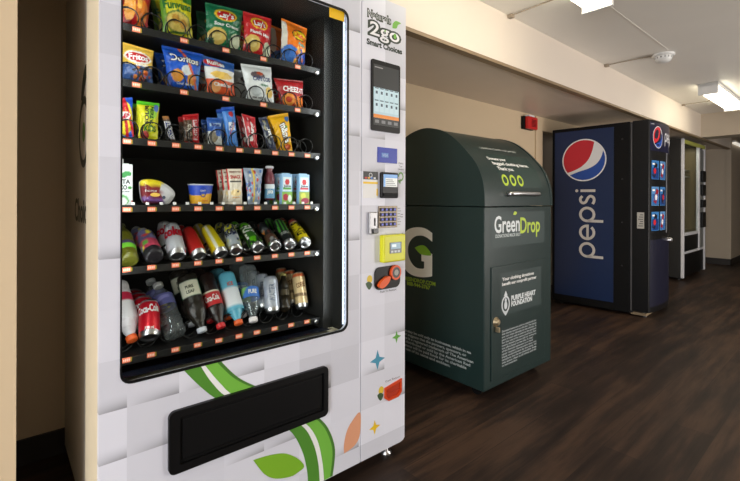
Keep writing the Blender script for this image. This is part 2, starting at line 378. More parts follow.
# display compartment
c = MB(); c.box(.03, .04, .05, .78, .56, 1.80); c.box(.757, .80, .10, .78, .56, 1.80); c.box(.03, .80, .77, .78, .56, 1.80)
c.box(.03, .86, .03, .78, 1.76, 1.775); c.box(.03, .86, .10, .78, .545, .56); c.box(.80, .815, .02, .12, .56, 1.80)
c.build('display_compartment', mat('compartment_black', rgb(13, 13, 11), .6), vm)
g = MB(); g.prism(PW, [rrect(.050, .799, .570, 1.759, .03), rrect(.054, .794, .577, 1.752, .028)], -.004, .0015)
g.build('window_gasket', M['black'], vm)
MB().box(.045, .798, .008, .012, .574, 1.758).build('window_pane', M['glass'], vm)
l = MB()
for i in range(52): l.box(.7905, .7935, .016, .02, .60 + i * .0218, .606 + i * .0218)
l.box(.7885, .7945, .0195, .021, .59, 1.745)
tag(l.build('led_strip', M['led'], vm), 'blue-white dotted light strip')
s = MB(); s.prism(PW, [[(.715, 1.716), (.783, 1.716), (.783, 1.752), (.715, 1.752)]], -.0065, None, rgb(238, 190, 10))
tag(s.build('sticker', M['ink'], vm), 'yellow sticker in the window corner')
dp = MB(); dp.add([(.04, .03, .577), (.757, .03, .577), (.757, .125, .560), (.04, .125, .560)], [(0, 1, 2, 3)], (.02, .03, .06, 1))
dp.build('sill_tray', mat('dark_blue_sill', rgb(22, 26, 38), .2), vm)
for x in (.06, 1.04):
    for y in (.05, .78):
        MB().lathe((x, y, 0), (x, y, .07), [(.022, 0, W1), (.024, .008, W1), (.010, .014, W1), (.010, .065, W1)], 16).build('levelling_foot', M['steel'], vm)
for lx, ly, tx, pw in ((.770, .05, .35, 1.0), (.060, .05, .5, 1.0)):  # right lamp carries the LED strip's light, left one is added fill
    ll = area('cabinet_fill_light', (0, 0, 0), (0, 0, 1), .012, 1.1, pw, (.95, .97, 1)); ll.parent = vm; ll.location = (lx, ly, 1.16)
    ll.rotation_euler = (Vector((tx, .45, 1.16)) - Vector((lx, ly, 1.16))).to_track_quat('-Z', 'Z').to_euler(); ll.rotation_euler = (PI / 2, 0, math.atan2(.45 - ly, tx - lx) - PI / 2)
# delivery door
d = MB(); d.prism(PW, [rrect(.168, .703, .290, .466, .018), rrect(.197, .686, .312, .446, .006)], 0, .012)
d.build('delivery_frame', M['black'], vm)
d = MB(); d.box(.197, .686, -.004, .0, .312, .446, b=.0015); d.box(.205, .68, -.007, -.003, .322, .436, b=.003)
d.build('delivery_flap', M['matte_black'], vm)
# green swooshes and leaves
GD, GL, GK = rgb(80, 138, 46), rgb(116, 182, 66), rgb(72, 124, 44)
lL = smooth_line([(.208, .574), (.26, .508), (.318, .4513), (.45, .36), (.551, .284), (.600, .20), (.622, .12), (.627, .056)])
lR = smooth_line([(.256, .574), (.292, .512), (.345, .4523), (.49, .36), (.598, .284), (.645, .21), (.668, .13), (.675, .056)])
rL = smooth_line([(.268, .574), (.312, .510), (.3685, .4485), (.51, .36), (.612, .288), (.662, .215), (.685, .13), (.694, .056)])
rR = smooth_line([(.315, .574), (.37, .510), (.438, .46), (.57, .38), (.667, .290), (.7148, .2276), (.7417, .1456), (.731, .056)])
rM = [(x - .012, z) for x, z in rR]
sw = MB(); sw.prism(PW, [lL + lR[::-1]], .0006, None, GD)
sw.prism(PW, [rL + rR[::-1]], .0006, None, GK); sw.prism(PW, [rL + rM[::-1]], .0009, None, GL)
sw.prism(PW, [lR + rL[::-1]], .0005, None, rgb(238, 238, 236))
lf = smooth_line([(.4219, .2338), (.47, .229), (.53, .214), (.58, .180), (.610, .1398), (.585, .128), (.5554, .126), (.50, .143), (.46, .175), (.4219, .2338)])
sw.prism(PW, [lf], .0012, None, rgb(124, 176, 42))
of = smooth_line([(.7829, .117), (.782, .150), (.795, .195), (.82, .225), (.8590, .245), (.8590, .165), (.835, .1295), (.7829, .117)])
sw.prism(PW, [of], .0006, None, rgb(222, 158, 122))
sw.build('leaf_graphics', M['ink'], vm)
def star(cx, cz, r):
    o = []
    for i in range(8):
        a = PI / 2 + i * PI / 4; q = r if i % 2 == 0 else r * .36; o.append((cx + q * math.cos(a), cz + q * math.sin(a)))
    return o
for sx, sz, sr, sc_, sn in ((.9475, .424, .040, rgb(72, 148, 176), 'blue star'), (1.0516, .494, .026, rgb(96, 166, 56), 'green star'), (.9335, .163, .029, rgb(232, 192, 30), 'yellow star')):
    st = MB(); st.prism(PW, [star(sx, sz, sr)], .0006, None, sc_); tag(st.build('star_decal', M['ink'], vm), sn)
# Naturals 2go
def naturals(mb, Sf, a, b, k, dark, leaf, white):
    mb.text(Sf, '2go', a, b, .052 * k, .0006, dark, w=.184 * k, bold=.02, outline=.085)
    mb.text(Sf, '2go', a, b, .052 * k, .0010, white, w=.160 * k, bold=.012)
    mb.prism(Sf, [ell(a + .055 * k, b - .004 * k, .008 * k, .011 * k)], .0012, None, leaf)
    mb.prism(Sf, [ell(a - .000 * k, b + .004 * k, .004 * k, .005 * k)], .0012, None, leaf)
    mb.prism(Sf, [smooth_line([(a + .040 * k, b + .026 * k), (a + .043 * k, b + .045 * k), (a + .060 * k, b + .060 * k), (a + .088 * k, b + .058 * k), (a + .072 * k, b + .047 * k), (a + .062 * k, b + .030 * k), (a + .040 * k, b + .026 * k)])], .0013, None, leaf)
    mb.text(Sf, 'Naturals', a - .030 * k, b + .053 * k, .030 * k, .0006, dark, w=.128 * k, bold=.02, outline=.06)
    mb.text(Sf, 'Naturals', a - .030 * k, b + .053 * k, .026 * k, .0010, white, w=.120 * k, bold=-.02)
    mb.text(Sf, 'Smart Choices', a, b - .058 * k, .021 * k, .0006, dark, w=.192 * k, bold=.045)
DG = rgb(30, 46, 36)
n_ = MB(); naturals(n_, PW, .982, 1.727, 1.0, DG, rgb(110, 175, 60), rgb(236, 236, 238)); n_.build('naturals_logo', M['ink'], vm)
def PS(a, b, off): return (.018 - off, .60 - a, b)    # left side of the cabinet
n_ = MB()
n_.prism(PS, [ell(.22, 1.272, .105, .115, 40), ell(.22, 1.272, .08, .09, 40)], .0006, None, DG); n_.prism(PS, [ell(.22, 1.272, .028, .032)], .0006, None, rgb(96, 140, 54))
n_.prism(PS, [smooth_line([(.16, 1.385), (.19, 1.44), (.25, 1.48), (.31, 1.46), (.25, 1.42), (.20, 1.38), (.16, 1.385)])], .0006, None, DG)
n_.text(PS, 'Choices', .20, 1.02, .075, .0006, DG, w=.36, bold=.03)
n_.build('side_logo', M['ink'], vm)
# control column fittings
r_ = MB(); r_.prism(PW, [rrect(.9075, 1.0625, 1.327, 1.605, .008)], 0, .006); ts = r_.build('touchscreen', M['black'], vm)
k_ = MB(); k_.box(.917, 1.054, -.0066, -.0060, 1.35, 1.587, rgb(50, 52, 52))
k_.box(.917, 1.054, -.0070, -.0066, 1.378, 1.497, rgb(176, 206, 216)); k_.box(.917, 1.054, -.0074, -.0070, 1.378, 1.392, rgb(226, 140, 62))
for i in range(5):
    for j in range(2):
        x = .9205 + i * .0268; z = 1.402 + j * .048
        k_.box(x, x + .024, -.0074, -.0070, z, z + .042, rgb(196, 220, 228)); k_.box(x + .007, x + .017, -.0077, -.0074, z + .022, z + .033, rgb(70, 90, 104)); k_.box(x + .003, x + .021, -.0077, -.0074, z + .042, z + .046, rgb(90, 110, 120))
for i in range(4): k_.box(.925 + i * .034, .945 + i * .034, -.0074, -.0070, 1.358, 1.37, rgb(120, 122, 124))
k_.box(.922, .965, -.0074, -.0070, 1.574, 1.578, rgb(150, 150, 150)); k_.build('display', M['screen'], ts)
p = MB(); p.box(.943, 1.05, -.003, 0, 1.204, 1.265, b=.001); bp_ = p.build('card_plate', mat('blue_plate', rgb(14, 46, 165), .4), vm)
p = MB(); p.box(.963, 1.0, -.0035, -.003, 1.225, 1.243, rgb(96, 140, 205)); p.text(PW, 'VISA', .982, 1.234, .011, .0042, rgb(200, 215, 240)); p.build('plate_print', M['ink'], bp_)
p = MB(); p.box(.9525, 1.046, -.016, 0, 1.063, 1.166, b=.006); cr_ = p.build('card_reader', M['black'], vm)
p = MB(); p.box(.962, 1.038, -.0166, -.0158, 1.108, 1.157, rgb(206, 212, 208)); p.box(.962, 1.038, -.017, -.0166, 1.143, 1.157, rgb(66, 140, 208)); p.box(.962, .972, -.017, -.0166, 1.108, 1.143, rgb(80, 150, 214))
for i in range(4): p.box(.976, 1.03 - i * .006, -.017, -.0166, 1.113 + i * .007, 1.116 + i * .007, rgb(90, 100, 100))
p.build('display', M['screen'], cr_)
MB().box(.96, 1.04, -.02, -.0158, 1.07, 1.083, b=.002).build('card_slot', M['matte_black'], cr_)
p = MB(); p.box(.8702, .9445, -.0012, 0, 1.063, 1.166, rgb(232, 232, 230)); p.box(.8702, .9445, -.0018, -.0012, 1.135, 1.166, rgb(40, 40, 40)); p.box(.8702, .9445, -.002, -.0012, 1.118, 1.126, rgb(240, 200, 30))
p.box(.938, .9445, -.002, -.0012, 1.072, 1.10, rgb(240, 200, 30)); p.prism(PW, [ell(.907, 1.152, .009, .009), ell(.907, 1.152, .0065, .0065)], .0022, None, rgb(220, 220, 220))
for i, cc in enumerate((rgb(220, 60, 40), rgb(240, 180, 40), rgb(60, 120, 200), rgb(230, 230, 230))): p.box(.878 + i * .015, .888 + i * .015, -.0022, -.0018, 1.138, 1.144, cc)
tag(p.build('instruction_sticker', M['ink'], vm), 'white sticker with a black and yellow header')
p = MB(); p.box(.9476, 1.0495, -.005, 0, .9445, 1.0315, b=.002); kp = p.build('keypad', mat('bronze_plate', rgb(122, 108, 88), .35, .3), vm)
for i in range(4):
    for j in range(4):
        q = MB(); x, z = .9555 + i * .0225, .951 + j * .0195; q.box(x, x + .016, -.010, -.004, z, z + .0145, rgb(52, 52, 72), b=.001)
        q.box(x + .004, x + .012, -.0105, -.0099, z + .004, z + .011, rgb(104, 110, 224)); q.build('key', M['ink'], kp)
p = MB(); p.box(.8933, .9374, -.012, 0, .9225, 1.0085, b=.004); cs_ = p.build('coin_slot', mat('grey_metal', rgb(150, 150, 152), .35, .5), vm)
MB().box(.918, .9235, -.0135, -.0118, .955, .985).build('slot', M['matte_black'], cs_)
MB().box(.908, .933, -.02, -.0118, .926, .944, b=.002).build('return_button', M['dsteel'], cs_)
p = MB(); p.box(.9535, 1.0765, -.028, 0, .808, .917, b=.006); yr = p.build('contactless_reader', mat('yellow_plastic', rgb(214, 214, 28), .4), vm)
p = MB(); p.box(.985, 1.05, -.0292, -.0278, .843, .887, rgb(36, 42, 46)); p.box(.991, 1.044, -.0298, -.0292, .860, .884, rgb(110, 150, 170)); p.box(.996, 1.02, -.0302, -.0298, .868, .879, rgb(210, 225, 230))
for i in range(3): p.box(.992 + i * .018, 1.004 + i * .018, -.0298, -.0292, .846, .854, rgb(170, 176, 176))
p.build('display', M['screen'], yr)
p = MB(); p.prism(PW, [rrect(.928, 1.066, .700, .790, .026)], 0, .006); cr2 = p.build('coin_return', M['black'], vm)
p = MB(); p.prism(PW, [ell(1.034, .762, .028, .030)], .006, .016, rgb(226, 84, 30)); p.prism(PW, [ell(1.034, .762, .021, .022)], .0165, None, rgb(70, 68, 64)); p.prism(PW, [ell(1.034, .762, .012, .012)], .017, None, rgb(160, 158, 150)); tag(p.build('lock_ring', M['ink'], cr2), 'orange ring')
p = MB(); p.prism(PW, [smooth_line([(.938, .718), (.950, .735), (.985, .752), (1.0, .745), (.985, .722), (.955, .708), (.938, .718)])], .006, .02, rgb(230, 92, 36)); tag(p.build('return_lever', M['ink'], cr2), 'orange lever')
def small_flower(mb, a, b, k):
    mb.prism(PW, [ell(a, b + .012 * k, .013 * k, .015 * k)], .0006, None, rgb(222, 192, 60)); mb.prism(PW, [smooth_line([(a - .02 * k, b - .002 * k), (a - .005 * k, b + .004 * k), (a + .012 * k, b - .008 * k), (a, b - .026 * k), (a - .012 * k, b - .018 * k), (a - .02 * k, b - .002 * k)])], .0007, None, rgb(58, 84, 52))
for fx, fz in ((.905, .735), (.967, .286)):
    p = MB(); small_flower(p, fx, fz, 1.05); p.build('leaf_decal', M['ink'], vm)
p = MB()
p.text(PW, 'Push To Release', 1.005, .690, .008, .0006, rgb(70, 70, 70), w=.09); p.build('release_lettering', M['ink'], vm); p = MB(); p.text(PW, 'Coin Return', 1.03, .327, .008, .0006, rgb(60, 60, 60), w=.08)
p.build('coin_lettering', M['ink'], vm); p = MB()
p.text(PW, 'Make', 1.073, 1.207, .008, .0006, rgb(60, 60, 60), w=.026); p.text(PW, 'Your', 1.073, 1.195, .008, .0006, rgb(60, 60, 60), w=.02); p.text(PW, 'Selection', 1.073, 1.183, .008, .0006, rgb(60, 60, 60), w=.034)
p.build('selection_lettering', M['ink'], vm); p = MB()
p.prism(PW, [ell(1.073, 1.152, .016, .019, 24, -1.9, 3.2) + ell(1.073, 1.152, .010, .012, 24, -1.9, 3.2)[::-1]], .0006, None, rgb(96, 148, 66)); p.prism(PW, [[(1.056, 1.135), (1.075, 1.143), (1.070, 1.120)]], .0006, None, rgb(96, 148, 66))
p.build('arrow_decal', M['ink'], vm); p = MB()
for i in range(7): p.box(1.056, 1.070 + .004 * (i % 2), -.0006, 0, 1.02 - i * .011, 1.0225 - i * .011, rgb(120, 120, 120))
p.box(1.074, 1.086, -.0006, 0, .984, .987, rgb(90, 90, 90)); p.box(1.074, 1.086, -.0006, 0, .994, .997, rgb(90, 90, 90))
p.build('selection_decal', M['ink'], vm); p = MB()
p.box(1.08, 1.087, -.0006, 0, .858, .876, rgb(90, 160, 190))
p.build('reader_mark', M['ink'], vm); p = MB()
for i in range(3): p.box(1.079, 1.088, -.0006, 0, .90 + i * .008, .903 + i * .008, rgb(90, 90, 90))
p.build('reader_decal', M['ink'], vm)
ctm = mat('orange_tray', rgb(206, 66, 20), .3)
p = MB(); p.prism(PW, [[(.984, .303), (1.0785, .318), (1.0785, .264), (1.06, .248), (1.005, .246), (.984, .262)], [(.992, .295), (1.071, .308), (1.071, .270), (1.055, .257), (1.008, .255), (.992, .267)]], 0, .006); ct = p.build('coin_tray', ctm, vm)
p = MB(); p.add([(.992, -.001, .295), (1.071, -.001, .308), (1.071, -.001, .270), (1.055, -.001, .257), (1.008, -.001, .255), (.992, -.001, .267)], [tuple(range(6))]); p.box(.994, 1.069, -.005, -.001, .276, .280); p.build('tray_back', mat('deep_orange', rgb(176, 48, 16), .35), ct)
# antenna
p = MB(); p.lathe((1.0, .03, ZT), (1.0, .03, ZT + .2), [(.016, 0, W1), (.014, .008, W1), (.006, .014, W1), (.005, .036, W1)], 12); p.build('antenna', M['matte_black'], vm)

# shelves, price tags, coils
ROWS = [1.548, 1.388, 1.222, 1.027, .855, .596]
SURF = [z + (.011 if i < 4 else .004) for i, z in enumerate(ROWS)]
COLX = [.09, .155, .223, .290, .358, .427, .492, .560, .627, .695]
X5 = [.113, .246, .379, .514, .652]
tagm = rgb(236, 120, 88)
coil_mesh = None
def coil(cx, z, rad, turns, parent, y0=.133):
    m = MB(); n = 20; pts = []
    for i in range(int(turns * n) + 1):
        a = 2 * PI * i / n + PI * .5; pts.append((cx + rad * math.cos(a), y0 + .052 * max(0, i / n - .9), z + rad + rad * math.sin(a)))
    m.tube(pts, .0020, 5); return m.build('coil', M['coil'], parent)
M['shelf'] = mat('black_shelf', rgb(17, 17, 17), .45)
M['coil'] = mat('dark_coil_wire', rgb(26, 26, 26), .3, .3)
for r, z in enumerate(SURF):
    m = MB(); m.box(.042, .755, .13, .70, z - .010, z)
    m.box(.042, .755, .118, .132, z - .019, z + .002, b=.001)
    sh = m.build('shelf', M['shelf'], vm)
    for i in range(10):
        if r < 2 and i % 2: continue
        x = X5[i // 2] if r < 2 else COLX[i]
        t = MB(); t.box(x - .012, x + .009, .1155, .118, ROWS[r] - .007, ROWS[r] + .007, tagm); t.box(x + .0095, x + .013, .1155, .118, ROWS[r] - .006, ROWS[r] + .006, rgb(150, 130, 40))
        for k in range(4): t.box(x - .010 + k * .0047, x - .007 + k * .0047, .1152, .1155, ROWS[r] - .0035, ROWS[r] + .0035, rgb(255, 214, 196))
        t.build('price_tag', M['ink'], sh)
    t = MB(); t.lathe((.735, .117, ROWS[r] - .006), (.735, .105, ROWS[r] - .006), [(.009, 0, W1), (.009, .006, W1), (.004, .008, W1)], 14); t.build('bolt', M['steel'], sh)
    if r == 3:
        for i in range(17):
            t = MB(); x = .10 + i * .038; t.box(x, x + .008, .112, .118, z + .002, z + .010); t.build('rail_clip', M['lwhite'], sh)
    if r < 3 or r == 5 or r == 4:
        for i in range(10): coil(COLX[i] + .004, z, .0275, 5.4 if r < 3 else 4.4, sh, .133 if r < 4 else .19)
m = MB(); m.box(.655, .672, .30, .315, SURF[2], SURF[2] + .07); m.box(.658, .669, .296, .30, SURF[2] + .045, SURF[2] + .07); m.build('product_pusher', M['steel'], vm)

# ---------------------------------------------------------------- products
def to_world(p): return Vector((WF.x + p[0] * WF.c - p[1] * WF.s, WF.y + p[0] * WF.s + p[1] * WF.c, p[2]))
def art_col(layers, s, t):
    c = None
    for L in layers:
        k = L[0]
        if k == 'fill': c = L[1]
        elif k == 'ell':
            if ((s - L[1]) / L[3]) ** 2 + ((t - L[2]) / L[4]) ** 2 < 1: c = L[5]
        elif k == 'rect':
            if L[1] <= s <= L[2] and L[3] <= t <= L[4]: c = L[5]
        elif k == 'grad':                                   # printed colour fade L[1] at bottom to L[2] at top
            c = tuple(L[1][i] * (1 - t) + L[2][i] * t for i in range(4))
        elif k == 'diag':
            if L[1] <= s + L[3] * t <= L[2]: c = L[4]
        elif k == 'dots':                                   # scattered printed blobs
            for (dx, dy, dr, dc) in L[1]:
                if (s - dx) ** 2 + ((t - dy) * 1.15) ** 2 < dr * dr: c = dc
    return c
def blobs(n, x0, x1, y0, y1, r, cols, seed):
    R = random.Random(seed); return ('dots', [(R.uniform(x0, x1), R.uniform(y0, y1), R.uniform(.6, 1) * r, R.choice(cols)) for _ in range(n)])
def bag(name, label, cat, quad, row, layers, texts, y=.165, th=.022, m='foil', group=None, snap=True, crimp=.07, extra=None):
    q = [WF.hit(u, v, 1, y) for (u, v) in quad]           # TL TR BR BL
    q = [[p[0], p[2]] for p in q]
    if snap:
        lo = min(q[2][1], q[3][1]); d_ = SURF[row] + .002 - lo
        for i in (2, 3): q[i][1] += d_ 
    cx = sum(p[0] for p in q) / 4; zb = SURF[row] if snap else min(p[1] for p in q)
    o = to_world((cx, y, zb))
    ph = random.uniform(0, 6)
    def Sf(s, t, off=0, back=1):
        a = [q[3][i] + (q[2][i] - q[3][i]) * s for i in (0, 1)]; c_ = [q[0][i] + (q[1][i] - q[0][i]) * s for i in (0, 1)]
        x, z = a[0] + (c_[0] - a[0]) * t, a[1] + (c_[1] - a[1]) * t
        e = min(t, 1 - t); k = 0 if e < crimp else min(1, (e - crimp) / .22) ** .55
        bl = max(0, math.sin(PI * min(max(s, 0), 1))) ** .55 * k
        wr = (.0024 * math.sin(11 * s + 8 * t + ph) * math.sin(15 * t - 6 * s + ph * 2) + .0011 * math.sin(27 * s - 19 * t + ph) * math.sin(23 * t + 9 * s)) * k
        pinch = .03 * k * (1 - abs(2 * s - 1)) 
        yy = -back * (th * bl + .0006) + wr - back * off
        if e < crimp: yy += .0008 * math.sin(e * 900)
        x += (cx - x) * .05 * k * math.sin(PI * t)
        return (x - cx, yy, z - zb)
    mb = MB(); nu, nv = 34, 46; vs, cs, fs = [], [], []
    for j in range(nv + 1):
        for i in range(nu + 1):
            vs.append(Sf(i / nu, j / nv)); cs.append(art_col(layers, i / nu, j / nv))
    for j in range(nv):
        for i in range(nu): a = j * (nu + 1) + i; fs.append((a, a + 1, a + nu + 2, a + nu + 1))
    mb.add(vs, fs, cs, 0, True)
    vs = [Sf(i / 14, j / 18, 0, -1) for j in range(19) for i in range(15)]
    mb.add(vs, [(j * 15 + i, j * 15 + i + 1, (j + 1) * 15 + i + 1, (j + 1) * 15 + i) for j in range(18) for i in range(14)], layers[0][1] if layers[0][0] == 'fill' else layers[0][2], 0, True)
    wbag = math.hypot(q[1][0] - q[0][0], q[1][1] - q[0][1])
    for T in texts:                                       # (text, s, t, height, width, colour, rot, outline colour)
        txt, s0, t0, h, w, c_ = T[:6]; rot = T[6] if len(T) > 6 else 0; oc = T[7] if len(T) > 7 else None
        if oc: mb.text(Sf, txt, s0, t0, h, .0009, oc, w=w * 1.1, rot=rot, bold=.03, outline=.06)
        mb.text(Sf, txt, s0, t0, h, .0016, c_, w=w, rot=rot, bold=.03)
    if extra: extra(mb, Sf)
    o_ = mb.build(name, M[m]); o_.location = o; o_.rotation_euler = (0, 0, WF.a)
    return tag(o_, label, cat, group)
def behind(o, label, n=1, dy=.085, group=None, dx=0, dz=0):
    for i in range(n):
        c_ = o.copy(); C.objects.link(c_); c_.location = o.location + Vector((-WF.s * dy * (i + 1) + dx * (i + 1), WF.c * dy * (i + 1), dz))
        c_['label'] = label if i == 0 else label.replace('second', 'third'); c_['group'] = group or ('spare ' + o.name.split('.')[0].replace('_', ' ') + 's behind')
        for ch in o.children:
            d_ = ch.copy(); C.objects.link(d_); d_.parent = c_
RED, WH, YE, BLU, BK = rgb(188, 28, 34), rgb(240, 240, 238), rgb(240, 208, 40), rgb(36, 78, 190), rgb(24, 24, 24)
GRN, ORG = rgb(28, 122, 66), rgb(226, 110, 30)
chips = [rgb(226, 150, 50), rgb(240, 176, 70), rgb(206, 112, 34)]
def seal(mb, Sf): pass
# top row
b1 = bag('chip_bag', 'red nacho chip bag, leftmost on the top shelf', 'chips', [(119, -28), (154, -20), (147, 29), (120, 25)], 0,
    [('fill', rgb(166, 26, 30)), ('diag', .2, .42, .25, rgb(120, 14, 20)), ('ell', .28, .35, .2, .22, chips[0]), ('ell', .72, .28, .2, .25, chips[2]), ('ell', .6, .45, .1, .1, chips[1])],
    [('Doritos', .5, .68, .14, .85, WH, .12, BK)])
behind(b1, 'second red nacho chip bag behind the leftmost one, top shelf')
b2 = bag('chip_bag', 'yellow onion ring snack bag with green lettering on the top shelf', 'chips', [(157, -14), (191, -2), (193, 41), (163, 36)], 0,
    [('fill', rgb(232, 222, 40)), ('diag', .0, .14, .0, rgb(110, 160, 50)), ('rect', .7, 1, .8, 1, rgb(80, 150, 60)), ('ell', .5, .33, .42, .24, rgb(120, 140, 60)), ('ell', .5, .33, .38, .2, rgb(222, 196, 96)), ('ell', .4, .38, .12, .1, rgb(200, 150, 60)), ('ell', .64, .3, .12, .1, rgb(196, 142, 56))],
    [('Funyuns', .5, .68, .16, .9, rgb(36, 120, 50), .08), ('onion flavored rings', .5, .13, .05, .7, rgb(40, 110, 50), .05)])
behind(b2, 'second yellow onion ring bag directly behind the front one')
def lays(name_lab, quad, main, dark, sub, seed):
    return bag('chip_bag', name_lab, 'chips', quad, 0,
        [('fill', main), ('diag', .75, .95, -.2, dark), ('ell', .5, .76, .3, .15, rgb(238, 196, 50)), ('ell', .5, .75, .25, .11, rgb(200, 30, 36)), ('ell', .27, .26, .25, .19, rgb(224, 190, 100)), ('ell', .8, .2, .16, .17, rgb(216, 222, 190)), ('ell', .27, .26, .14, .1, rgb(236, 212, 130)), ('ell', .12, .12, .1, .1, dark)],
        [("Lay's", .5, .75, .13, .4, WH, .0), (sub, .52, .52, .075, .7, WH, -.05)])
b3 = lays('green onion potato chip bag on the top shelf', [(205, 2), (243, 11), (240, 50), (205, 44)], rgb(22, 112, 74), rgb(16, 84, 58), 'Sour Cream', 1)
behind(b3, 'second green potato chip bag behind the front green one')
b4 = lays('red potato chip bag on the top shelf beside the orange puff bag', [(243, 11), (271.5, 19), (270.5, 59), (243, 49)], rgb(196, 38, 42), rgb(150, 22, 30), 'Flamin Hot', 2)
behind(b4, 'second red potato chip bag behind the front red one')
b5 = bag('cheese_puff_bag', 'orange and blue cheese puff bag, rightmost on the top shelf', 'chips', [(281.5, 18), (307, 28.6), (304.5, 65), (280, 57)], 0,
    [('fill', rgb(234, 120, 28)), ('rect', 0, .16, .2, .95, rgb(232, 226, 214)), ('ell', .3, .18, .34, .24, rgb(64, 118, 200)), ('ell', .8, .22, .2, .2, rgb(48, 84, 180)), blobs(9, .5, .9, .1, .4, .07, chips, 4), ('ell', .64, .7, .32, .13, BK), ('ell', .64, .7, .28, .1, YE)],
    [('Cheetos', .64, .7, .12, .5, rgb(220, 90, 24), -.1), ('Puffs', .72, .5, .06, .3, rgb(60, 170, 160), -.05)])
behind(b5, 'second orange cheese puff bag behind the rightmost one, top shelf')
# second row
c1 = bag('corn_chip_bag', 'yellow and blue corn chip bag with red oval logo, leftmost on the second shelf', 'chips', [(119.5, 41), (153.5, 51), (152.7, 86), (120, 82)], 1,
    [('fill', rgb(236, 192, 74)), ('rect', 0, 1, 0, .45, rgb(60, 92, 150)), ('ell', .5, .66, .42, .17, rgb(240, 236, 226)), ('ell', .5, .66, .36, .12, rgb(196, 36, 34)), blobs(22, .3, .95, .08, .4, .06, [rgb(206, 96, 40), rgb(40, 46, 60), rgb(220, 130, 60)], 5)],
    [('Fritos', .5, .66, .14, .6, WH, .05), ('twists', .62, .47, .07, .45, WH, .08)])
behind(c1, 'second corn chip bag behind the leftmost one, second shelf')
c2 = bag('chip_bag', 'bright blue tortilla chip bag on the second shelf', 'chips', [(161.5, 45), (203.5, 54.5), (197.5, 92), (168, 88)], 1,
    [('fill', rgb(30, 92, 206)), ('diag', .75, 1.02, -.3, rgb(70, 140, 226)), ('diag', .1, .2, .5, rgb(20, 60, 160)), ('ell', .28, .33, .17, .15, chips[0]), ('ell', .72, .28, .16, .14, chips[0]), ('ell', .55, .48, .16, .12, rgb(220, 226, 232)), ('diag', .92, 1.0, .55, rgb(226, 96, 40))],
    [('Doritos', .5, .74, .15, .74, WH, -.02, rgb(20, 30, 70)), ('Cool Ranch', .5, .16, .05, .5, WH)])
behind(c2, 'second blue tortilla chip bag behind the front one')
c3 = bag('chip_bag', 'blue, white and orange ridged chip bag on the second shelf', 'chips', [(201.5, 55), (234, 64), (235, 97), (207.5, 93)], 1,
    [('fill', rgb(228, 226, 222)), ('rect', 0, 1, .72, 1, rgb(44, 92, 168)), ('rect', 0, 1, 0, .42, rgb(226, 92, 50)), ('ell', .5, .55, .36, .1, rgb(238, 196, 96)), ('ell', .26, .22, .16, .13, rgb(240, 170, 110)), ('ell', .3, .85, .28, .1, rgb(206, 40, 44))],
    [('Ruffles', .36, .85, .12, .5, WH, -.05), ('Cheddar', .5, .3, .09, .6, WH, 0)])
behind(c3, 'second ridged chip bag behind the blue and orange one')
c4 = bag('chip_bag', 'white kettle chip bag with small ship picture on the second shelf', 'chips', [(240.5, 63.5), (271, 67.5), (274.5, 105), (247, 101)], 1,
    [('fill', rgb(226, 228, 230)), ('ell', .42, .72, .24, .09, rgb(96, 84, 90)), ('ell', .5, .76, .1, .05, rgb(190, 80, 50)), ('ell', .78, .3, .16, .14, rgb(232, 196, 90)), ('ell', .3, .28, .16, .12, rgb(196, 202, 206))],
    [('CAPE COD', .55, .62, .1, .62, rgb(30, 52, 110)), ('chips', .6, .47, .06, .3, rgb(80, 140, 110)), ('sea salt', .35, .14, .05, .35, rgb(110, 110, 110))])
behind(c4, 'second white kettle chip bag behind the front one')
c5 = bag('cracker_bag', 'red cheese cracker bag, rightmost on the second shelf', 'crackers', [(273.5, 78), (303, 81), (303, 108), (281, 103.5)], 1,
    [('fill', rgb(172, 26, 32)), ('ell', .3, .26, .24, .22, rgb(236, 150, 60)), ('ell', .75, .22, .2, .2, rgb(230, 130, 50)), ('ell', .3, .26, .12, .1, rgb(200, 70, 50)), ('rect', 0, 1, .92, 1, rgb(140, 18, 24))],
    [('CHEEZ-IT', .55, .62, .17, .8, WH, -.03)])
behind(c5, 'second red cracker bag behind the rightmost one, second shelf')
# third row
d1 = bag('candy_bag', 'blue and yellow candy bag, leftmost on the third shelf', 'candy', [(115, 98), (132.5, 97.5), (134, 140), (116, 139)], 2,
    [('fill', rgb(40, 92, 206)), ('ell', .45, .5, .5, .42, rgb(240, 220, 50)), ('diag', .55, .72, .3, rgb(214, 40, 50)), ('diag', .95, 1.15, .6, rgb(214, 40, 50)), ('ell', .5, .55, .3, .1, rgb(236, 236, 236))],
    [('Mix', .5, .55, .12, .5, rgb(200, 30, 60), .3)], th=.014)
d2 = bag('candy_bag', 'yellow and green sour candy bag on the third shelf', 'candy', [(136.5, 100.5), (159.5, 103.5), (157.5, 142), (138.5, 140)], 2,
    [('fill', rgb(224, 220, 40)), ('rect', 0, 1, .9, 1, rgb(90, 200, 40)), ('ell', .3, .12, .22, .12, rgb(180, 60, 60)), ('ell', .65, .7, .25, .15, rgb(150, 200, 50)), ('ell', .85, .85, .12, .1, rgb(90, 120, 200))],
    [('SOUR', .38, .66, .16, .5, BK, 1.45), ('PATCH', .62, .62, .16, .52, rgb(30, 80, 30), 1.45), ('KIDS', .55, .3, .14, .6, rgb(40, 120, 40))], th=.012)
behind(d2, 'second sour candy bag behind the yellow and green one', 1, .05)
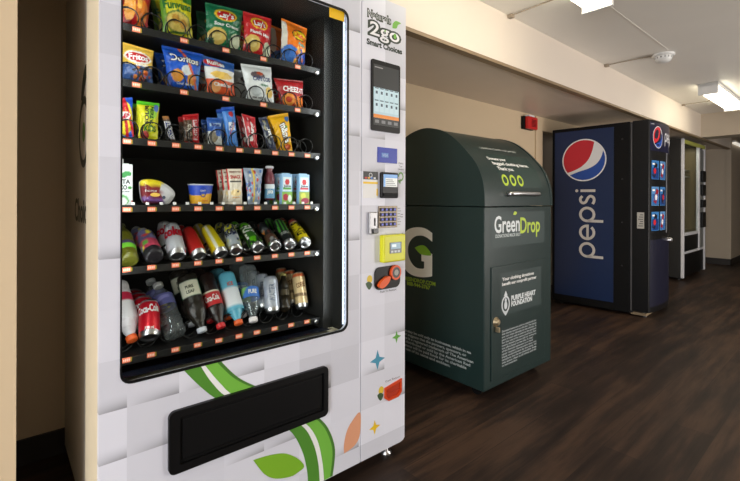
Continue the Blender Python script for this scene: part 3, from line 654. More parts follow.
d3 = bag('chocolate_bar', 'brown chocolate bar with blue and white lettering leaning on the third shelf', 'candy', [(162, 116), (168.5, 116), (176, 142), (169, 142)], 2,
    [('fill', rgb(74, 48, 36)), ('rect', 0, 1, .12, .8, rgb(226, 226, 232)), ('rect', .12, .88, .14, .78, rgb(40, 54, 140)), ('rect', 0, 1, .86, 1, rgb(160, 110, 60))],
    [('SNICKERS', .5, .46, .6, .62, WH, PI / 2)], th=.009)
d4 = bag('chocolate_bar_pack', 'red and brown wafer bar pack on the third shelf', 'candy', [(182.5, 115), (198.5, 113.5), (199.3, 143.5), (184.5, 142.5)], 2,
    [('fill', rgb(190, 30, 38)), ('rect', 0, .5, .08, .82, rgb(88, 64, 48)), ('rect', .58, .86, .15, .8, rgb(226, 206, 210))],
    [('KitKat', .72, .48, .3, .6, rgb(190, 30, 38), PI / 2), ('crisp', .25, .45, .3, .4, rgb(200, 190, 170), PI / 2)], th=.010)
behind(d4, 'second wafer bar pack behind the red and brown one', 1, .045)
d5 = bag('cookie_pack', 'blue and white cookie pack beside the taller light blue bar on the third shelf', 'cookies', [(206.5, 117.5), (221, 118), (222, 145), (208, 144)], 2,
    [('fill', rgb(52, 96, 178)), ('rect', 0, 1, .05, .5, rgb(222, 224, 222)), ('ell', .35, .3, .28, .18, rgb(150, 140, 120)), ('ell', .7, .45, .25, .12, rgb(60, 110, 200)), ('rect', .1, .9, .68, .8, rgb(170, 196, 226))],
    [('Bites', .5, .74, .1, .6, rgb(40, 60, 140))], th=.014)
behind(d5, 'second blue cookie pack behind the blue and white one', 1, .05)
d6 = bag('cereal_bar', 'tall light blue cereal treat bar on the third shelf', 'snack bar', [(221, 107.5), (234, 106.5), (238.3, 146), (228, 145)], 2,
    [('fill', rgb(74, 136, 218)), ('rect', 0, 1, .9, 1, rgb(40, 90, 200)), ('ell', .62, .82, .2, .07, rgb(206, 60, 70)), ('rect', .25, .75, .42, .62, rgb(220, 226, 236))],
    [('Rice', .5, .56, .08, .45, rgb(30, 50, 130), .5), ('Krispies', .5, .47, .07, .6, rgb(190, 40, 50), .5)], th=.012)
behind(d6, 'second light blue cereal bar behind the front one', 1, .045)
d7 = bag('fruit_bar', 'red and white strawberry bar on the third shelf', 'snack bar', [(241.5, 113.5), (255, 117.5), (258, 147.5), (248, 146.5)], 2,
    [('fill', rgb(196, 44, 54)), ('diag', .0, .12, .1, rgb(230, 210, 210)), ('ell', .35, .32, .2, .1, rgb(238, 230, 228)), blobs(10, .2, .9, .5, .9, .08, [rgb(236, 200, 204), rgb(150, 20, 34)], 8)],
    [('berry', .55, .62, .3, .35, WH, 1.4)], th=.009)
behind(d7, 'second strawberry bar behind the red and white one', 1, .045)
d8 = bag('chocolate_bar', 'dark blue-grey chocolate bar beside the yellow candy bag on the third shelf', 'candy', [(258.5, 118), (266.5, 116.6), (277, 149.5), (268.5, 149.5)], 2,
    [('fill', rgb(48, 56, 84)), blobs(14, .1, .9, .1, .9, .1, [rgb(150, 156, 160), rgb(80, 90, 110), rgb(160, 150, 110)], 9)], [('bar', .5, .55, .5, .3, WH, 1.5)], th=.009)
d9 = bag('candy_bag', 'yellow peanut candy bag on the third shelf', 'candy', [(268, 116), (288, 112.5), (292.6, 149.5), (281.5, 149.5)], 2,
    [('fill', rgb(238, 178, 26)), ('ell', .85, .84, .14, .07, rgb(60, 110, 180)), ('ell', .7, .62, .12, .06, rgb(80, 160, 60)), ('ell', .6, .12, .25, .08, rgb(214, 90, 40))],
    [("m&m's", .58, .5, .42, .5, WH, -1.42, rgb(80, 44, 30))], th=.012)
behind(d9, 'second yellow peanut candy bag behind the front one', 1, .045)
# fourth row: boxes, cup, bottle
def carton(name, label, cat, quad, row, layers, texts, y=.15, depth=.05, group=None):
    q = [WF.hit(u, v, 1, y) for (u, v) in quad]; x0 = (q[0][0] + q[3][0]) / 2; x1 = (q[1][0] + q[2][0]) / 2; zt = (q[0][2] + q[1][2]) / 2; z0 = SURF[row]
    w, h = x1 - x0, zt - z0; mb = MB(); nu, nv = 24, 44
    def Sf(s, t, off=0): return (s * w, -off, t * h)
    vs = [Sf(i / nu, j / nv, .0) for j in range(nv + 1) for i in range(nu + 1)]; cs = [art_col(layers, i / nu, j / nv) for j in range(nv + 1) for i in range(nu + 1)]
    mb.add(vs, [(j * (nu + 1) + i, j * (nu + 1) + i + 1, (j + 1) * (nu + 1) + i + 1, (j + 1) * (nu + 1) + i) for j in range(nv) for i in range(nu)], cs)
    mb.box(0, w, .0004, depth, 0, h, art_col(layers, .02, .95), b=.0012)
    for T in texts: mb.text(Sf, T[0], T[1], T[2], T[3], .0005, T[5], w=T[4], bold=.03, rot=T[6] if len(T) > 6 else 0)
    mb.box(w * .1, w * .9, depth * .45, depth * .55, h, h + .004, art_col(layers, .02, .95))
    o = mb.build(name, M['card']); o.location = to_world((x0, y, z0)); o.rotation_euler = (0, 0, WF.a); o['w'] = w; o['h'] = h
    return tag(o, label, cat, group)
e1 = carton('coconut_water_carton', 'white coconut water carton with green palm, leftmost on the fourth shelf', 'drink', [(114, 163), (132.5, 165), (132.5, 203), (114, 203)], 3,
    [('fill', rgb(226, 232, 232)), ('ell', .35, .72, .35, .06, rgb(60, 150, 80)), ('ell', .7, .77, .25, .06, rgb(70, 160, 84)), ('ell', .45, .12, .35, .14, rgb(120, 190, 120)), ('ell', .5, .1, .22, .09, rgb(240, 244, 240)), ('rect', .93, 1, .02, .12, rgb(200, 70, 60)), ('ell', .15, .43, .12, .03, rgb(70, 150, 60)), ('ell', .85, .43, .12, .03, rgb(70, 150, 60))],
    [('VITA', .5, .58, .1, .75, BK), ('CO', .5, .44, .1, .4, BK), ('coconut water', .5, .34, .03, .7, rgb(70, 70, 70))], depth=.055)
MB().lathe((e1['w'] * .35, .027, e1['h']), (e1['w'] * .35, .027, e1['h'] + .03), [(.013, 0, W1), (.013, .016, W1), (.010, .018, W1)], 16).build('cap', M['white'], e1)
def poly_pack():
    y = .15; pts = [(139.8, 181), (143, 178.5), (150, 178), (160, 180), (169, 185), (174, 190), (175, 193.6), (173, 198), (167.6, 203.5), (158, 203), (146, 202.5), (142, 199), (140.2, 190)]
    P = [WF.hit(u, v, 1, y) for u, v in pts]; P = smooth_line([(p[0], p[2]) for p in P] + [(P[0][0], P[0][2])], 4)[:-1]
    cx = sum(p[0] for p in P) / len(P); cz = sum(p[1] for p in P) / len(P); z0 = min(p[1] for p in P)
    dz = SURF[3] + .001 - z0
    mb = MB(); n = len(P)
    for k, (rr0, rr1, d0, d1) in enumerate([(1, .93, 0, .008), (.93, .7, .008, .016), (.7, .35, .016, .02), (.35, 0.001, .02, .021)]):
        vs = []; cs = []
        for rr, dd in ((rr0, d0), (rr1, d1)):
            for (x, z) in P:
                X, Z = cx + (x - cx) * rr, cz + (z - cz) * rr
                s = (X - cx) / .05 + .5
                c_ = rgb(206, 206, 210) if X > cx + .006 + .25 * (Z - cz) * -1 else (rgb(120, 84, 150) if Z < cz - .016 and Z > cz - .028 else rgb(118, 34, 40))
                if Z > cz + .022 and X < cx + .02: c_ = rgb(226, 208, 40)
                vs.append((X - cx, -dd, Z - SURF[3] + dz)); cs.append(c_)
        mb.add(vs, [(i, (i + 1) % n, n + (i + 1) % n, n + i) for i in range(n)], cs, 0, True)
    mb.add([(x - cx, .012, z - SURF[3] + dz) for x, z in P], [list(range(n))], rgb(200, 200, 204))
    mb.add([(x - cx, .012, z - SURF[3] + dz) for x, z in P] + [(x - cx, 0, z - SURF[3] + dz) for x, z in P], [(i, (i + 1) % n, n + (i + 1) % n, n + i) for i in range(n)], rgb(190, 190, 194))
    Sf = lambda a, b_, off: (a, -.0195 - off, b_ + cz - SURF[3] + dz)
    mb.text(Sf, 'Breakfast', -.022, .004, .006, .0015, WH, w=.032); mb.prism(Sf, [ell(-.010, -.008, .014, .006)], .0012, None, rgb(232, 190, 90)); mb.prism(Sf, [ell(.014, -.016, .005, .005)], .0012, None, rgb(70, 80, 100))
    o = mb.build('sandwich_pack', M['foil']); o.location = to_world((cx, y, SURF[3])); o.rotation_euler = (0, 0, WF.a)
    return tag(o, 'rounded maroon and grey sandwich pack on the fourth shelf', 'food')
poly_pack()
def cup():
    y = .185; a = WF.hit(188, 184, 1, y); b_ = WF.hit(212.5, 184, 1, y); r1 = (b_[0] - a[0]) / 2; cx = (a[0] + b_[0]) / 2; h = a[2] - SURF[3]
    mb = MB(); n = 48; prof = []
    for i in range(25):
        t = i / 24; prof.append((r1 * (.76 + .2 * t), t * h * .96))
    prof += [(r1 * 1.0, h * .965), (r1 * 1.0, h), (0.0001, h)]
    vs, cs, fs = [], [], []
    for r_, z in prof:
        for i in range(n):
            ang = 2 * PI * i / n; x, yy = r_ * math.sin(ang), -r_ * math.cos(ang); t = z / h
            c_ = rgb(44, 78, 196) if t > .5 + .06 * math.sin(ang * 2) else rgb(238, 176, 40)
            if t > .955: c_ = rgb(210, 214, 222)
            if t < .05: c_ = rgb(50, 60, 150)
            vs.append((x, yy, z)); cs.append(c_)
    for k in range(len(prof) - 1):
        for i in range(n): j = (i + 1) % n; fs.append((k * n + i, k * n + j, (k + 1) * n + j, (k + 1) * n + i))
    mb.add(vs, fs, cs, 0, True)
    Sf = lambda a_, b2, off: (math.sin(a_ / r1) * (r1 * (.76 + .2 * b2 / h) + off), -math.cos(a_ / r1) * (r1 * (.76 + .2 * b2 / h) + off), b2)
    mb.prism(Sf, [ell(-.004, h * .6, .011, h * .24)], .0006, None, rgb(30, 60, 150)); mb.text(Sf, 'KRAFT', -.004, h * .68, .006, .001, WH, w=.018); mb.text(Sf, 'mac', -.004, h * .52, .006, .001, YE, w=.014)
    mb.text(Sf, 'cheese', .004, h * .22, .006, .001, rgb(200, 60, 40), w=.026)
    o = mb.build('macaroni_cup', M['card']); o.location = to_world((cx, y, SURF[3])); o.rotation_euler = (0, 0, WF.a)
    return tag(o, 'blue and orange macaroni and cheese cup on the fourth shelf', 'food')
cup()
e4 = bag('snack_mix_pouch', 'white snack mix pouch with red lettering on the fourth shelf', 'snack', [(226, 168.8), (242.7, 168.8), (242.2, 202), (228.5, 202)], 3,
    [('fill', rgb(226, 216, 200)), ('rect', 0, .06, .4, 1, rgb(200, 40, 40)), ('rect', .94, 1, .35, 1, rgb(200, 40, 40)), ('ell', .5, .32, .35, .1, rgb(240, 214, 160)), ('ell', .62, .36, .08, .03, rgb(60, 60, 50)), ('rect', .14, .86, .61, .66, rgb(70, 66, 64))],
    [('SNACK', .5, .77, .09, .7, rgb(190, 40, 44)), ('PERFECTLY FUN', .5, .91, .04, .7, rgb(120, 30, 30)), ('popcorn', .5, .2, .05, .5, rgb(210, 150, 60))], y=.15, th=.010, m='card')
behind(e4, 'second snack mix pouch behind the white one', 2, .045)
e5 = bag('trail_mix_bag', 'blue, red and white patterned trail mix bag on the fourth shelf', 'snack', [(243.2, 167.8), (263, 168.8), (259.7, 201.5), (248, 201.5)], 3,
    [('fill', rgb(150, 162, 182)), blobs(40, 0, 1, .05, .95, .07, [rgb(70, 110, 180), rgb(196, 70, 60), rgb(216, 216, 214), rgb(110, 120, 140)], 11), ('rect', .40, .48, .05, 1, rgb(220, 190, 60))], [], y=.15, th=.012)
j1 = carton('juice_box', 'apple juice box with green band on the fourth shelf', 'drink', [(281.8, 174), (292.3, 174), (292.3, 201), (282.5, 201)], 3,
    [('fill', rgb(150, 190, 224)), ('rect', .1, .9, .44, .9, rgb(216, 226, 232)), ('ell', .5, .74, .22, .1, rgb(200, 50, 56)), ('rect', .0, 1, 0, .42, rgb(130, 180, 70)), ('ell', .35, .24, .26, .12, rgb(176, 40, 60)), ('ell', .75, .2, .18, .12, rgb(230, 236, 226)), ('rect', .1, .9, .48, .55, rgb(90, 160, 70))],
    [("Juice", .5, .61, .07, .7, rgb(20, 50, 70))], depth=.022)
j2 = carton('juice_box', 'red-banded juice box, rightmost on the fourth shelf', 'drink', [(299, 174.5), (309.3, 174.5), (309.3, 201), (299.7, 201)], 3,
    [('fill', rgb(150, 190, 224)), ('rect', .1, .9, .44, .9, rgb(216, 226, 232)), ('ell', .5, .74, .22, .1, rgb(200, 50, 56)), ('rect', .0, 1, 0, .42, rgb(150, 170, 70)), ('ell', .4, .28, .26, .1, rgb(206, 206, 80)), ('ell', .6, .12, .4, .1, rgb(160, 40, 70)), ('rect', .1, .9, .48, .55, rgb(190, 50, 60))],
    [("Juice", .5, .61, .07, .7, rgb(20, 50, 70))], depth=.022)
for j, lb in ((j1, 'second apple juice box behind the green-banded one'), (j2, 'second juice box behind the red-banded one')):
    behind(j, lb, 2, .05)
# leaning cans and bottles
def seat(u0, v0, u1, v1, L, row, r, y0=.17):
    y0 = y0 - (.045 if row == 4 else 0); A = Vector(WF.hit(u0, v0, 1, y0)); P, D = WF.ray(u1, v1); D.normalize()
    tc_ = (A - P).dot(D); cl = P + D * tc_; d2 = (cl - A).length
    if d2 >= L: B = cl
    else: B = P + D * (tc_ + math.sqrt(L * L - d2 * d2))
    w = (B - A).normalized(); B = A + w * L
    need = SURF[row] + r * math.sqrt(max(0, 1 - w.z * w.z)) * (.7 if row == 4 else .95) + .001 - min(A.z, B.z)
    if need > 0: A.z += need; B.z += need
    return A, B
def item(name, label, cat, group=None, A=None):
    return root(name, label, cat, to_world(A), WF.a, group)
def can(label, u0, v0, u1, v1, row, L, r, colf, texts=(), name='drink_can', y0=.17, group=None, taper=.0):
    A, B = seat(u0, v0, u1, v1, L, row, r, y0)
    rt = item(name, label, 'can', group, A); O = Vector((0, 0, 0)); X = B - A; w = X.normalized()
    n = 30; prof = [(r * .80, .0)] + [(r * (.80 + .2 * min(1, i / 2)), .003 + i * .005) for i in range(3)]
    k = 26
    for i in range(k + 1): prof.append((r * (1 - taper * (i / k) ** 1.5), .016 + (L - .034) * i / k))
    rt_ = r * (1 - taper); prof += [(rt_ * .93, L - .010), (rt_ * .82, L - .003)]
    f = Vector((-.35, -1, .25)); f = (f - w * f.dot(w)).normalized(); rr = w.cross(f).normalized()
    mb = MB(); vs, cs, fs = [], [], []
    for rad, h in prof:
        for i in range(n):
            a = 2 * PI * i / n; vs.append(w * h + (f * math.cos(a) + rr * math.sin(a)) * rad)
            cs.append(colf(((a + PI) % (2 * PI) - PI) / PI, h / L))
    for q in range(len(prof) - 1):
        for i in range(n): j = (i + 1) % n; fs.append((q * n + i, q * n + j, (q + 1) * n + j, (q + 1) * n + i))
    mb.add(vs, fs, cs, 0, True)
    Sf = lambda a, b_, off: tuple(w * b_ + (f * math.cos(a / r) + rr * math.sin(a / r)) * (r + off))
    for T in texts:
        mb.text(Sf, T[0], T[1] * r, T[2] * L, T[3], .0006, T[5], w=T[4], rot=T[6] if len(T) > 6 else 0, bold=.04)
    mb.build('body', M['metalink'], rt)
    q = MB(); q.lathe(O, X, [(r * .62, .004, W1), (r * .80, -.001, W1), (r * .86, .001, W1), (r * .93, .006, W1), (r * 1.004, .013, W1), (r * 1.004, .016, W1)], 26, front=f)
    q.lathe(O, X, [(r * .001, .010, W1), (r * .4, .009, W1), (r * .62, .004, W1)], 26, front=f)
    q.build('base', M['steel'], rt)
    q = MB(); q.lathe(O, X, [(rt_ * .84, L - .005, W1), (rt_ * .84, L, W1), (rt_ * .78, L, W1), (rt_ * .76, L - .003, W1), (0.0001, L - .003, W1)], 26, front=f)
    q.build('lid', M['steel'], rt)
    return rt
def solid(c_): return lambda a, t: c_
SIL = rgb(206, 208, 214)
L12, L16 = .122, .150
GW = 'cans and bottles lying on the fifth shelf'
k1 = can('silver diet cola can with red lettering lying on the fifth shelf', 177.5, 257, 171.5, 226, 4, .13, .0275, lambda a, t: SIL if abs(a) < .9 else rgb(150, 150, 156), [('coke', 0, .66, .034, .062, rgb(196, 30, 50), 0)], taper=.16)
behind(k1, 'second silver diet cola can behind the front one', 1, .085)
k2 = can('red can with silver base lying on the fifth shelf', 199.5, 257, 187.5, 230, 4, .13, .0245, solid(rgb(196, 40, 36)), taper=.16)
behind(k2, 'second red can behind the front one', 1, .085)
k3 = can('yellow can with silver base lying on the fifth shelf', 221.5, 255, 206, 228, 4, .135, .0245, lambda a, t: rgb(226, 206, 30) if not (-.12 < a < .02) else rgb(236, 236, 220), taper=.16)
behind(k3, 'second yellow can behind the front one', 1, .085)
def pat(base, cols, seed, n=40, r=.09):
    R = random.Random(seed); ds = [(R.uniform(-1, 1), R.uniform(.05, .95), R.uniform(.5, 1) * r, R.choice(cols)) for _ in range(n)]
    def f(a, t):
        c_ = base(a, t) if callable(base) else base
        for x, y, q, k in ds:
            if (a - x) ** 2 + (t - y) ** 2 < q * q: c_ = k
        return c_
    return f
k4 = can('yellow, white and blue patterned can on the fifth shelf', 236, 252, 229, 227, 4, .135, .0245, pat(lambda a, t: rgb(218, 212, 60) if t > .75 else rgb(186, 196, 206), [rgb(40, 60, 110), rgb(226, 226, 226), rgb(210, 206, 60)], 3), [('ROCK', 0, .62, .03, .05, rgb(30, 40, 80), .2)], taper=.16)
behind(k4, 'second patterned can behind the yellow, white and blue one', 1, .085)
k5 = can('bright green can with white lettering lying on the fifth shelf', 258.5, 249, 243, 226, 4, L16, .0245, pat(lambda a, t: rgb(98, 190, 30) if t < .34 or t > .8 else rgb(60, 120, 40), [rgb(40, 60, 40)], 6, 16, .12), [('FULL', 0, .56, .036, .075, WH, -PI / 2)], taper=.16)
k6 = can('dark grey can with orange mark lying on the fifth shelf', 275.5, 247, 261, 226, 4, L16, .0245, pat(lambda a, t: rgb(40, 42, 44) if t > .38 else rgb(96, 66, 52), [rgb(90, 96, 100), rgb(150, 150, 150), rgb(120, 60, 50)], 12, 16, .12), [('V', -.6, .5, .02, .016, rgb(226, 130, 40), 0)], taper=.16)
k7 = can('black energy drink can with green claw marks on the fifth shelf', 290, 246, 278, 222, 4, L16, .0245, lambda a, t: rgb(84, 170, 60) if (.45 < t < .95 and any(abs(a - c_ - .06 * (t - .7)) < .045 for c_ in (-.22, 0, .22))) else rgb(34, 38, 38), [('ENERGY', 0, .36, .014, .036, rgb(170, 174, 170), 0)], taper=.16)
k8 = can('yellow and black can, rightmost on the fifth shelf', 305.8, 244, 291.5, 222, 4, L16, .0245, lambda a, t: rgb(150, 54, 48) if t > .84 else (rgb(226, 204, 30) if t < .8 else rgb(200, 170, 150)), [('STING', 0, .5, .034, .08, BK, -PI / 2)], taper=.16)
for k_i, lb in ((k5, 'second green can behind the bright green one'), (k6, 'second dark can behind the dark grey one'), (k7, 'second black energy can behind the clawed one'), (k8, 'second yellow and black can behind the rightmost one')): behind(k_i, lb, 1, .085)
def bottle(label, u0, v0, u1, v1, row, L, r, body, lab, labr, cap, texts=(), capend=1, clear=False, name='drink_bottle', y0=.17, group=None, neck=.36):
    # (u0,v0) lower end, (u1,v1) upper end; capend 0 = cap at the lower end
    A, B = seat(u0, v0, u1, v1, L, row, r, y0)
    rt = item(name, label, 'bottle', group, A); X = B - A; O = Vector((0, 0, 0))
    if capend == 0: O, E = X, Vector((0, 0, 0))
    else: E = X
    w = (E - O).normalized()
    f = Vector((-.35, -1, .25)); f = (f - w * f.dot(w)).normalized()
    bm_ = MB(); prof = [(r * .55, .003), (r * .8, 0), (r * .97, .006), (r, .015), (r * .97, .03), (r, .045), (r * .96, L * .3), (r * .96, L * .58), (r, L * .62), (r * .95, L * .68), (r * .75, L * .77), (r * .5, L * .85), (r * neck + .001, L * .89), (r * neck, L * .93)]
    bm_.lathe(O, E, [(a, h, body) for a, h in prof], 28, front=f); bm_.build('body', M['clear'] if clear else M['foil'], rt)
    if lab is not None:
        l_ = MB(); h0, h1 = L * labr[0], L * labr[1]; n = 30; K = 14
        rr = w.cross(f).normalized() * (1 if capend else -1)
        if capend == 0: pass
        vs, cs, fs = [], [], []
        for q in range(K + 1):
            for i in range(n):
                a = 2 * PI * i / n; h = h0 + (h1 - h0) * q / K
                vs.append(O + w * h + (f * math.cos(a) + rr * math.sin(a)) * (r * 1.012)); cs.append(lab(((a + PI) % (2 * PI) - PI) / PI, q / K) if callable(lab) else lab)
        for q in range(K):
            for i in range(n): j = (i + 1) % n; fs.append((q * n + i, q * n + j, (q + 1) * n + j, (q + 1) * n + i))
        l_.add(vs, fs, cs, 0, True)
        sg = 1 if capend else -1
        Sf = lambda a, b_, off: tuple(O + w * (h0 + (h1 - h0) * (.5 + sg * (b_))) + (f * math.cos(a / r) + rr * math.sin(a / r)) * (r * 1.012 + off))
        for T in texts:                                   # (text, a, -.5...5, height as share of label, width, colour)
            vs_, fs_, wd_ = text_mesh(T[0], .03, 0); sx = T[4] / wd_
            l_.add([Sf(T[1] * r + x * sx, T[2] + (y - .5) * T[3], .0008) for x, y in vs_], fs_, T[5])
        l_.build('label', M['card'], rt)
    c_ = MB(); c_.lathe(O, E, [(r * neck + .0035, L * .925, cap), (r * neck + .004, L * .93, cap), (r * neck + .004, L - .002, cap), (r * neck + .001, L, cap), (.0001, L, cap)], 20, front=f)
    c_.build('cap', M['card'], rt)
    return rt
bottle('olive green bottle with bright green label, leftmost on the fifth shelf', 129.5, 262, 120.5, 226, 4, .17, .026, rgb(92, 92, 24), lambda a, t: rgb(110, 190, 50) if t < .6 else rgb(70, 60, 90), (.22, .42), rgb(60, 60, 30))
h1 = bottle('dark bottle with pink and yellow label on the fifth shelf', 155, 258, 142.5, 231, 4, .155, .027, rgb(36, 34, 38), pat(lambda a, t: rgb(176, 60, 84) if t < .5 else rgb(90, 84, 120), [rgb(230, 214, 50), rgb(90, 150, 60), rgb(200, 60, 60), rgb(110, 110, 150)], 17, 26, .16), (.2, .78), rgb(160, 160, 160))
behind(h1, 'second dark bottle with grey end behind the pink-labelled one', 1, .09)
# sixth shelf
def uprightcan(label, ut, vt, ub, vb, r, colf, texts, name='tall_can', L=None, spares=0, lb='', tone=None):
    return None
kk = bottle('bottle with pink and white label and orange cap, leftmost on the bottom shelf', 132.5, 341, 116, 285, 5, .21, .034, rgb(210, 206, 208), lambda a, t: rgb(190, 40, 70) if t < .3 else (rgb(228, 226, 228)), (.25, .7), rgb(226, 96, 40), capend=0)
def cola(a, t): return rgb(200, 22, 40) if .03 < t < .97 else SIL
k9 = can('red cola can standing at the front of the bottom shelf', 149.5, 338, 149, 303, 5, .118, .030, cola, [('Coca-Cola', 0, .72, .024, .068, WH, .12), ('330 ml', .1, .18, .008, .025, WH)], name='cola_can', y0=.15)
behind(k9, 'second red cola can in the row behind the front one', 3, .068)
k10 = bottle('clear bottle with yellow and violet label on the bottom shelf', 176, 336, 157.5, 284, 5, .20, .033, W1, pat(rgb(90, 92, 150), [rgb(226, 222, 80), rgb(130, 130, 190), rgb(60, 70, 110)], 21, 16, .2), (.52, .72), rgb(200, 200, 200), clear=True)
behind(k10, 'second clear bottle behind the one with the violet label', 1, .09)
def sq(a, t): return rgb(222, 222, 200) if (abs(a) < .34 and .06 < t < .94) else rgb(40, 92, 66)
k11 = bottle('dark tea bottle with square cream label and white cap at the lower end', 202.5, 336, 186, 279, 5, .205, .032, rgb(34, 30, 24), sq, (.13, .41), rgb(200, 204, 214), [('PURE', 0, .1, .18, .026, rgb(60, 70, 50)), ('LEAF', 0, -.2, .18, .026, rgb(60, 70, 50))], capend=0)
behind(k11, 'second dark tea bottle behind the square-labelled one', 1, .09)
k12 = bottle('dark cola bottle with red label on the bottom shelf', 221.5, 333, 204, 280, 5, .205, .031, rgb(34, 20, 18), lambda a, t: rgb(196, 34, 38) if t > .12 else rgb(226, 222, 200), (.36, .62), rgb(200, 40, 44), [('Coca-Cola', 0, 0, .4, .05, WH)], capend=0)
behind(k12, 'second cola bottle behind the red-labelled one', 1, .09)
k13 = bottle('blue and white sports bottle with orange cap at the lower end', 239, 329.5, 225, 279, 5, .20, .031, rgb(90, 170, 196), lambda a, t: (rgb(96, 178, 204) if t < .42 or t > .9 else rgb(226, 230, 236)), (.06, .76), rgb(226, 96, 40), [('ICE', .2, .2, .1, .02, rgb(210, 80, 60))], capend=0)
behind(k13, 'second sports bottle behind the blue and white one', 1, .09)
k14 = bottle('clear water bottle with blue label and white cap at the lower end', 253.5, 325.5, 247, 270, 5, .215, .032, W1, lambda a, t: rgb(56, 110, 190) if a > -.1 - .3 * t else rgb(120, 170, 90), (.42, .6), rgb(226, 218, 220), [('PURE', .2, 0, .4, .03, WH)], capend=0, clear=True)
behind(k14, 'second clear water bottle behind the blue-labelled one', 1, .09)
k15 = can('slim silver can standing on the bottom shelf', 272.5, 312.5, 270, 277, 5, .135, .027, pat(rgb(176, 180, 192), [rgb(150, 156, 172), rgb(196, 200, 208)], 30, 20, .1), [('WATER', 0, .5, .02, .07, rgb(110, 120, 140), PI / 2)], name='tall_can')
behind(k15, 'second slim silver can behind the front one', 2, .07)
bottle('small dark glass bottle between the silver and tan cans', 285, 310, 283, 274, 5, .15, .021, rgb(40, 34, 24), rgb(70, 60, 40), (.35, .5), rgb(150, 140, 80), neck=.42)
k16 = can('tan coffee can with orange bands, rightmost on the bottom shelf', 302, 308, 298, 273, 5, .14, .025, lambda a, t: rgb(196, 96, 56) if .86 < t < .93 else (rgb(120, 96, 70) if .3 < t < .38 else rgb(206, 180, 136)), [('COFFEE', 0, .62, .018, .036, rgb(120, 84, 50), .2)], name='coffee_can')
behind(k16, 'second tan coffee can in the row behind the front one', 2, .068)
h2 = bottle('maroon juice bottle with white cap and blue label on the fourth shelf', 269.5, 200, 269.5, 166, 3, .125, .0185, rgb(110, 50, 60), lambda a, t: rgb(96, 150, 186) if t < .7 else rgb(214, 220, 226), (.05, .46), rgb(200, 200, 206), [('juice', 0, 0, .3, .02, WH)], name='juice_bottle', y0=.17, neck=.6)

# ---------------------------------------------------------------- donation bin
GF = Frame(1.9241, 1.3072, -.7)
gb = root('donation_bin', 'dark green clothing donation bin with curved lid, standing beside the white vending machine', 'donation bin', (GF.x, GF.y, 0), GF.a)
GW_, GDp, ZSM = .705, .84, 1.023
mb = MB(); mb.box(0, GW_, 0, GDp, .058, ZSM - .004, b=.006); mb.build('body', M['green'], gb)
prof = [(-.005, 1.023), (-.002, 1.10), (.013, 1.17), (.048, 1.245), (.106, 1.313), (.17, 1.375), (.246, 1.43), (.33, 1.463), (.42, 1.477)]
prof = prof + [(.84 - y, z) for y, z in prof[-2::-1]]
ps = smooth_line(prof, 5)
mb = MB(); n = len(ps)
def arcslab(mb, x0, x1, inset=0, lip=0):
    P = [(y + (.42 - y) * inset, ZSM + (z - ZSM) * (1 - inset)) for y, z in ps]
    mb.add([(x0, y, z) for y, z in P] + [(x1, y, z) for y, z in P], [(i, i + 1, n + i + 1, n + i) for i in range(n - 1)], W1, 0, True)
    mb.add([(x0, y, z) for y, z in P], [list(range(n))]); mb.add([(x1, y, z) for y, z in P], [list(range(n))]); mb.add([(x0, P[0][0], P[0][1]), (x1, P[0][0], P[0][1]), (x1, P[-1][0], P[-1][1]), (x0, P[-1][0], P[-1][1])], [(0, 1, 2, 3)])
arcslab(mb, .012, GW_ - .012, .008); lidc = mb.build('lid', M['green'], gb)
for x0, x1 in ((-.004, .016), (GW_ - .018, GW_ + .004)):
    mb = MB(); arcslab(mb, x0, x1, -.001); mb.build('side_panel', M['green'], gb)
cum = [0]
for i in range(1, n): cum.append(cum[-1] + math.hypot(ps[i][0] - ps[i - 1][0], ps[i][1] - ps[i - 1][1]))
def LS(a, t, off=0):
    t = max(0, t); i = 1
    while i < n - 1 and cum[i] < t: i += 1
    k = (t - cum[i - 1]) / (cum[i] - cum[i - 1]); p, q = ps[i - 1], ps[i]; y, z = p[0] + (q[0] - p[0]) * k, p[1] + (q[1] - p[1]) * k
    y, z = y + (.42 - y) * .008, ZSM + (z - ZSM) * .992
    dx, dz = q[0] - p[0], q[1] - p[1]; l = math.hypot(dx, dz); return (a, y - dz / l * off, z + dx / l * off)
def grid_patch(mb, Sf, a0, a1, t0, t1, off, col, na=6, nt=16):
    mb.add([Sf(a0 + (a1 - a0) * i / na, t0 + (t1 - t0) * j / nt, off) for j in range(nt + 1) for i in range(na + 1)], [(j * (na + 1) + i, j * (na + 1) + i + 1, (j + 1) * (na + 1) + i + 1, (j + 1) * (na + 1) + i) for j in range(nt) for i in range(na)], col, 0, True)
LIM = rgb(190, 214, 60)
mb = MB(); grid_patch(mb, LS, .17, .60, .105, .33, .0006, rgb(34, 58, 54))
mb.text(LS, 'Donate your', .150, .290, .021, .0012, WH, w=.18, bold=.03, ax=1)
mb.text(LS, 'bagged clothing items.', .165, .254, .021, .0012, WH, w=.37, bold=.03, ax=1)
mb.text(LS, 'Thank you.', .185, .218, .021, .0012, WH, w=.16, bold=.03, ax=1)
mb.text(LS, 'CLOTHING AND HOUSEHOLD GOODS DONATIONS', .35, .380, .015, .0012, rgb(225, 228, 225), w=.37)
for i in range(3):
    cx = .215 + i * .078
    mb.prism(LS, [ell(cx, .146, .030, .034, 28), ell(cx, .146, .018, .020, 28)], .0012, None, LIM)
mb.prism(LS, [[(.207, .134), (.222, .134), (.226, .156), (.203, .156)]], .0014, None, rgb(30, 70, 50))
mb.build('lid_decal', M['ink'], lidc)
mb = MB(); hp = [LS(.215 + .006 * 0, .062, .004), LS(.225, .066, .028), LS(.36, .066, .034), LS(.50, .066, .028), LS(.515, .066, .004)]
